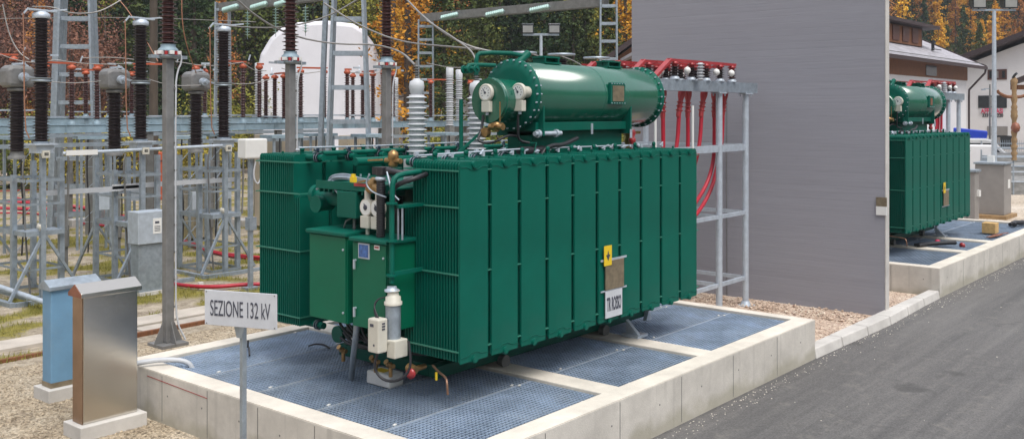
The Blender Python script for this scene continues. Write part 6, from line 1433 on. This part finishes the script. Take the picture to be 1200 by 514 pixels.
# the near wood, in bands
def pick(px_):
    u = rg.random()
    if px_ < 150: return 'russet' if u < .8 else ('spruce' if u < .9 else 'rusty larch')
    if px_ < 235: return 'spruce' if u < .55 else ('russet' if u < .85 else 'olive')
    if px_ < 430: return 'spruce' if u < .5 else ('olive' if u < .93 else 'rusty larch')
    if px_ < 510: return 'larch' if u < .8 else 'spruce'
    if px_ < 560: return 'rusty larch' if u < .45 else ('olive' if u < .7 else 'spruce')
    if px_ < 715: return 'spruce' if u < .62 else ('olive' if u < .92 else 'rusty larch')
    return 'larch' if u < .6 else 'olive'
for row, (q, step) in enumerate(((58, 34), (64, 34), (70, 32), (77, 30), (85, 29), (94, 28), (104, 26))):
    px_ = -90 + (row % 2) * 15
    while px_ < 820:
        if q < 74 and 285 < px_ < 462: px_ += step * .8; continue
        k_ = pick(px_); plant(k_, px_ + rg.uniform(-9, 9), q + rg.uniform(-2.5, 2.5), 1.0 if row > 1 else .8, label=None); px_ += step * rg.uniform(.75, 1.25)
plant('larch', 478, 57, 1.05, 'large golden larch glowing right of the white dome'); plant('larch', 462, 68, 1.0, 'golden larch just left of the third square post'); plant('larch', 733, 60, .95, 'golden yellow tree squeezed against the grey wall')
# far hillside at the right
def pick2():
    u = rg.random(); return 'spruce' if u < .50 else ('larch' if u < .72 else ('rusty larch' if u < .94 else 'olive'))
for q in (128, 136, 144, 152, 161, 171, 182, 194, 207, 221, 236):
    px_ = 985 + rg.uniform(0, 10)
    while px_ < 1265:
        plant(pick2(), px_, q + rg.uniform(-4, 4), .9, {'spruce': 'dark spruce on the far hillside', 'larch': 'golden larch on the far hillside', 'rusty larch': 'rusty orange larch on the far hillside', 'olive': 'olive green tree on the far hillside'}[0] if False else None); px_ += rg.uniform(14, 22) * 150 / q

for o in C.objects:
    if o.get('group', '').startswith('far hillside'): o['label'] = {'p': 'dark green conifer on the far hillside behind the houses', 'l': 'autumn coloured tree on the far hillside behind the houses'}[o.name[0]]
    if o.get('group', '').startswith('far hillside') and 'rusty' in o['group']: o['label'] = 'rusty orange larch on the far hillside behind the houses'
    elif o.get('group', '') == 'far hillside larch trees': o['label'] = 'golden larch on the far hillside behind the houses'
    elif o.get('group', '') == 'far hillside olive trees': o['label'] = 'olive green tree on the far hillside behind the houses'
for lst in protos.values():
    for e in lst:
        if not e[1]:
            for ch in [c for c in C.objects if c.parent == e[0]]: bpy.data.objects.remove(ch)
            bpy.data.objects.remove(e[0])
hz = bpy.data.materials.new('valley_haze'); hz.use_nodes = True; nt = hz.node_tree; nt.nodes.remove(nt.nodes['Principled BSDF'])
pv = nt.nodes.new('ShaderNodeVolumePrincipled'); pv.inputs['Color'].default_value = (.80, .86, .95, 1); pv.inputs['Density'].default_value = .0005
nt.links.new(pv.outputs[0], nt.nodes['Material Output'].inputs['Volume'])
hb = MB().b2(-600, 700, -600, 700, -1.5, 230).build('haze', hz); hb['kind'] = 'stuff'; tag(hb, 'thin pale haze softening the wooded hillside in the distance', 'haze')
# unseen valley slopes behind and beside the camera, added for dark horizon reflections
vs = []; fs = []; na = 60
for i in range(na + 1):
    a0 = YAW + R(48) + (2 * PI - R(96)) * i / na
    for j, (rr_, hh) in enumerate(((110, -.5), (150, 16), (230, 52), (330, 88), (420, 105))):
        n_ = 1 + .25 * noise.noise(Vector((i * .22, j * .8, 5))); vs.append((rr_ * math.cos(a0), rr_ * math.sin(a0), hh * n_))
for i in range(na):
    for j in range(4): fs.append((i * 5 + j, (i + 1) * 5 + j, (i + 1) * 5 + j + 1, i * 5 + j + 1))
structure('hills', MB().add(vs, fs, True), 'farwood')
# ================================================================ CAMERA, LIGHT
cam = bpy.data.cameras.new('camera'); co = bpy.data.objects.new('camera', cam); sc.collection.objects.link(co); sc.camera = co
co.location = (0, 0, H); co.rotation_euler = (PI / 2, 0, YAW - PI / 2)
cam.sensor_width = 36; cam.lens = F / 1200 * 36; cam.shift_y = -(257 - HY) / 1200; cam.clip_end = 2000; cam.clip_start = .1
SE, SA = R(60), R(248)                                              # sun elevation and compass bearing of the light (math angle)
sd = Vector((math.cos(SE) * math.cos(SA), math.cos(SE) * math.sin(SA), math.sin(SE)))
sl = bpy.data.lights.new('sun', 'SUN'); so = bpy.data.objects.new('sun', sl); sc.collection.objects.link(so)
sl.energy = 2.5; sl.angle = R(36); sl.color = (1, .96, .90); so.rotation_euler = sd.to_track_quat('Z', 'Y').to_euler()
wd = bpy.data.worlds.new('World'); sc.world = wd; wd.use_nodes = True; nt = wd.node_tree; N = nt.nodes; Lk = nt.links
bg = N['Background']; sk = N.new('ShaderNodeTexSky'); sk.sky_type = 'NISHITA'; sk.sun_disc = False; sk.sun_elevation = SE; sk.sun_rotation = PI / 2 - SA; sk.air_density = 1.0; sk.dust_density = 3
mx = N.new('ShaderNodeMixRGB'); mx.inputs[0].default_value = .72; mx.inputs[2].default_value = (9.3, 9.5, 10.2, 1)   # overcast veil over the sky
Lk.new(sk.outputs[0], mx.inputs[1]); Lk.new(mx.outputs[0], bg.inputs['Color']); bg.inputs['Strength'].default_value = .095
sc.view_settings.view_transform = 'Standard'; sc.view_settings.look = 'None'; sc.view_settings.gamma = 1; sc.view_settings.exposure = .5; sc.view_settings.use_curve_mapping = False
sc.cycles.max_bounces = 6
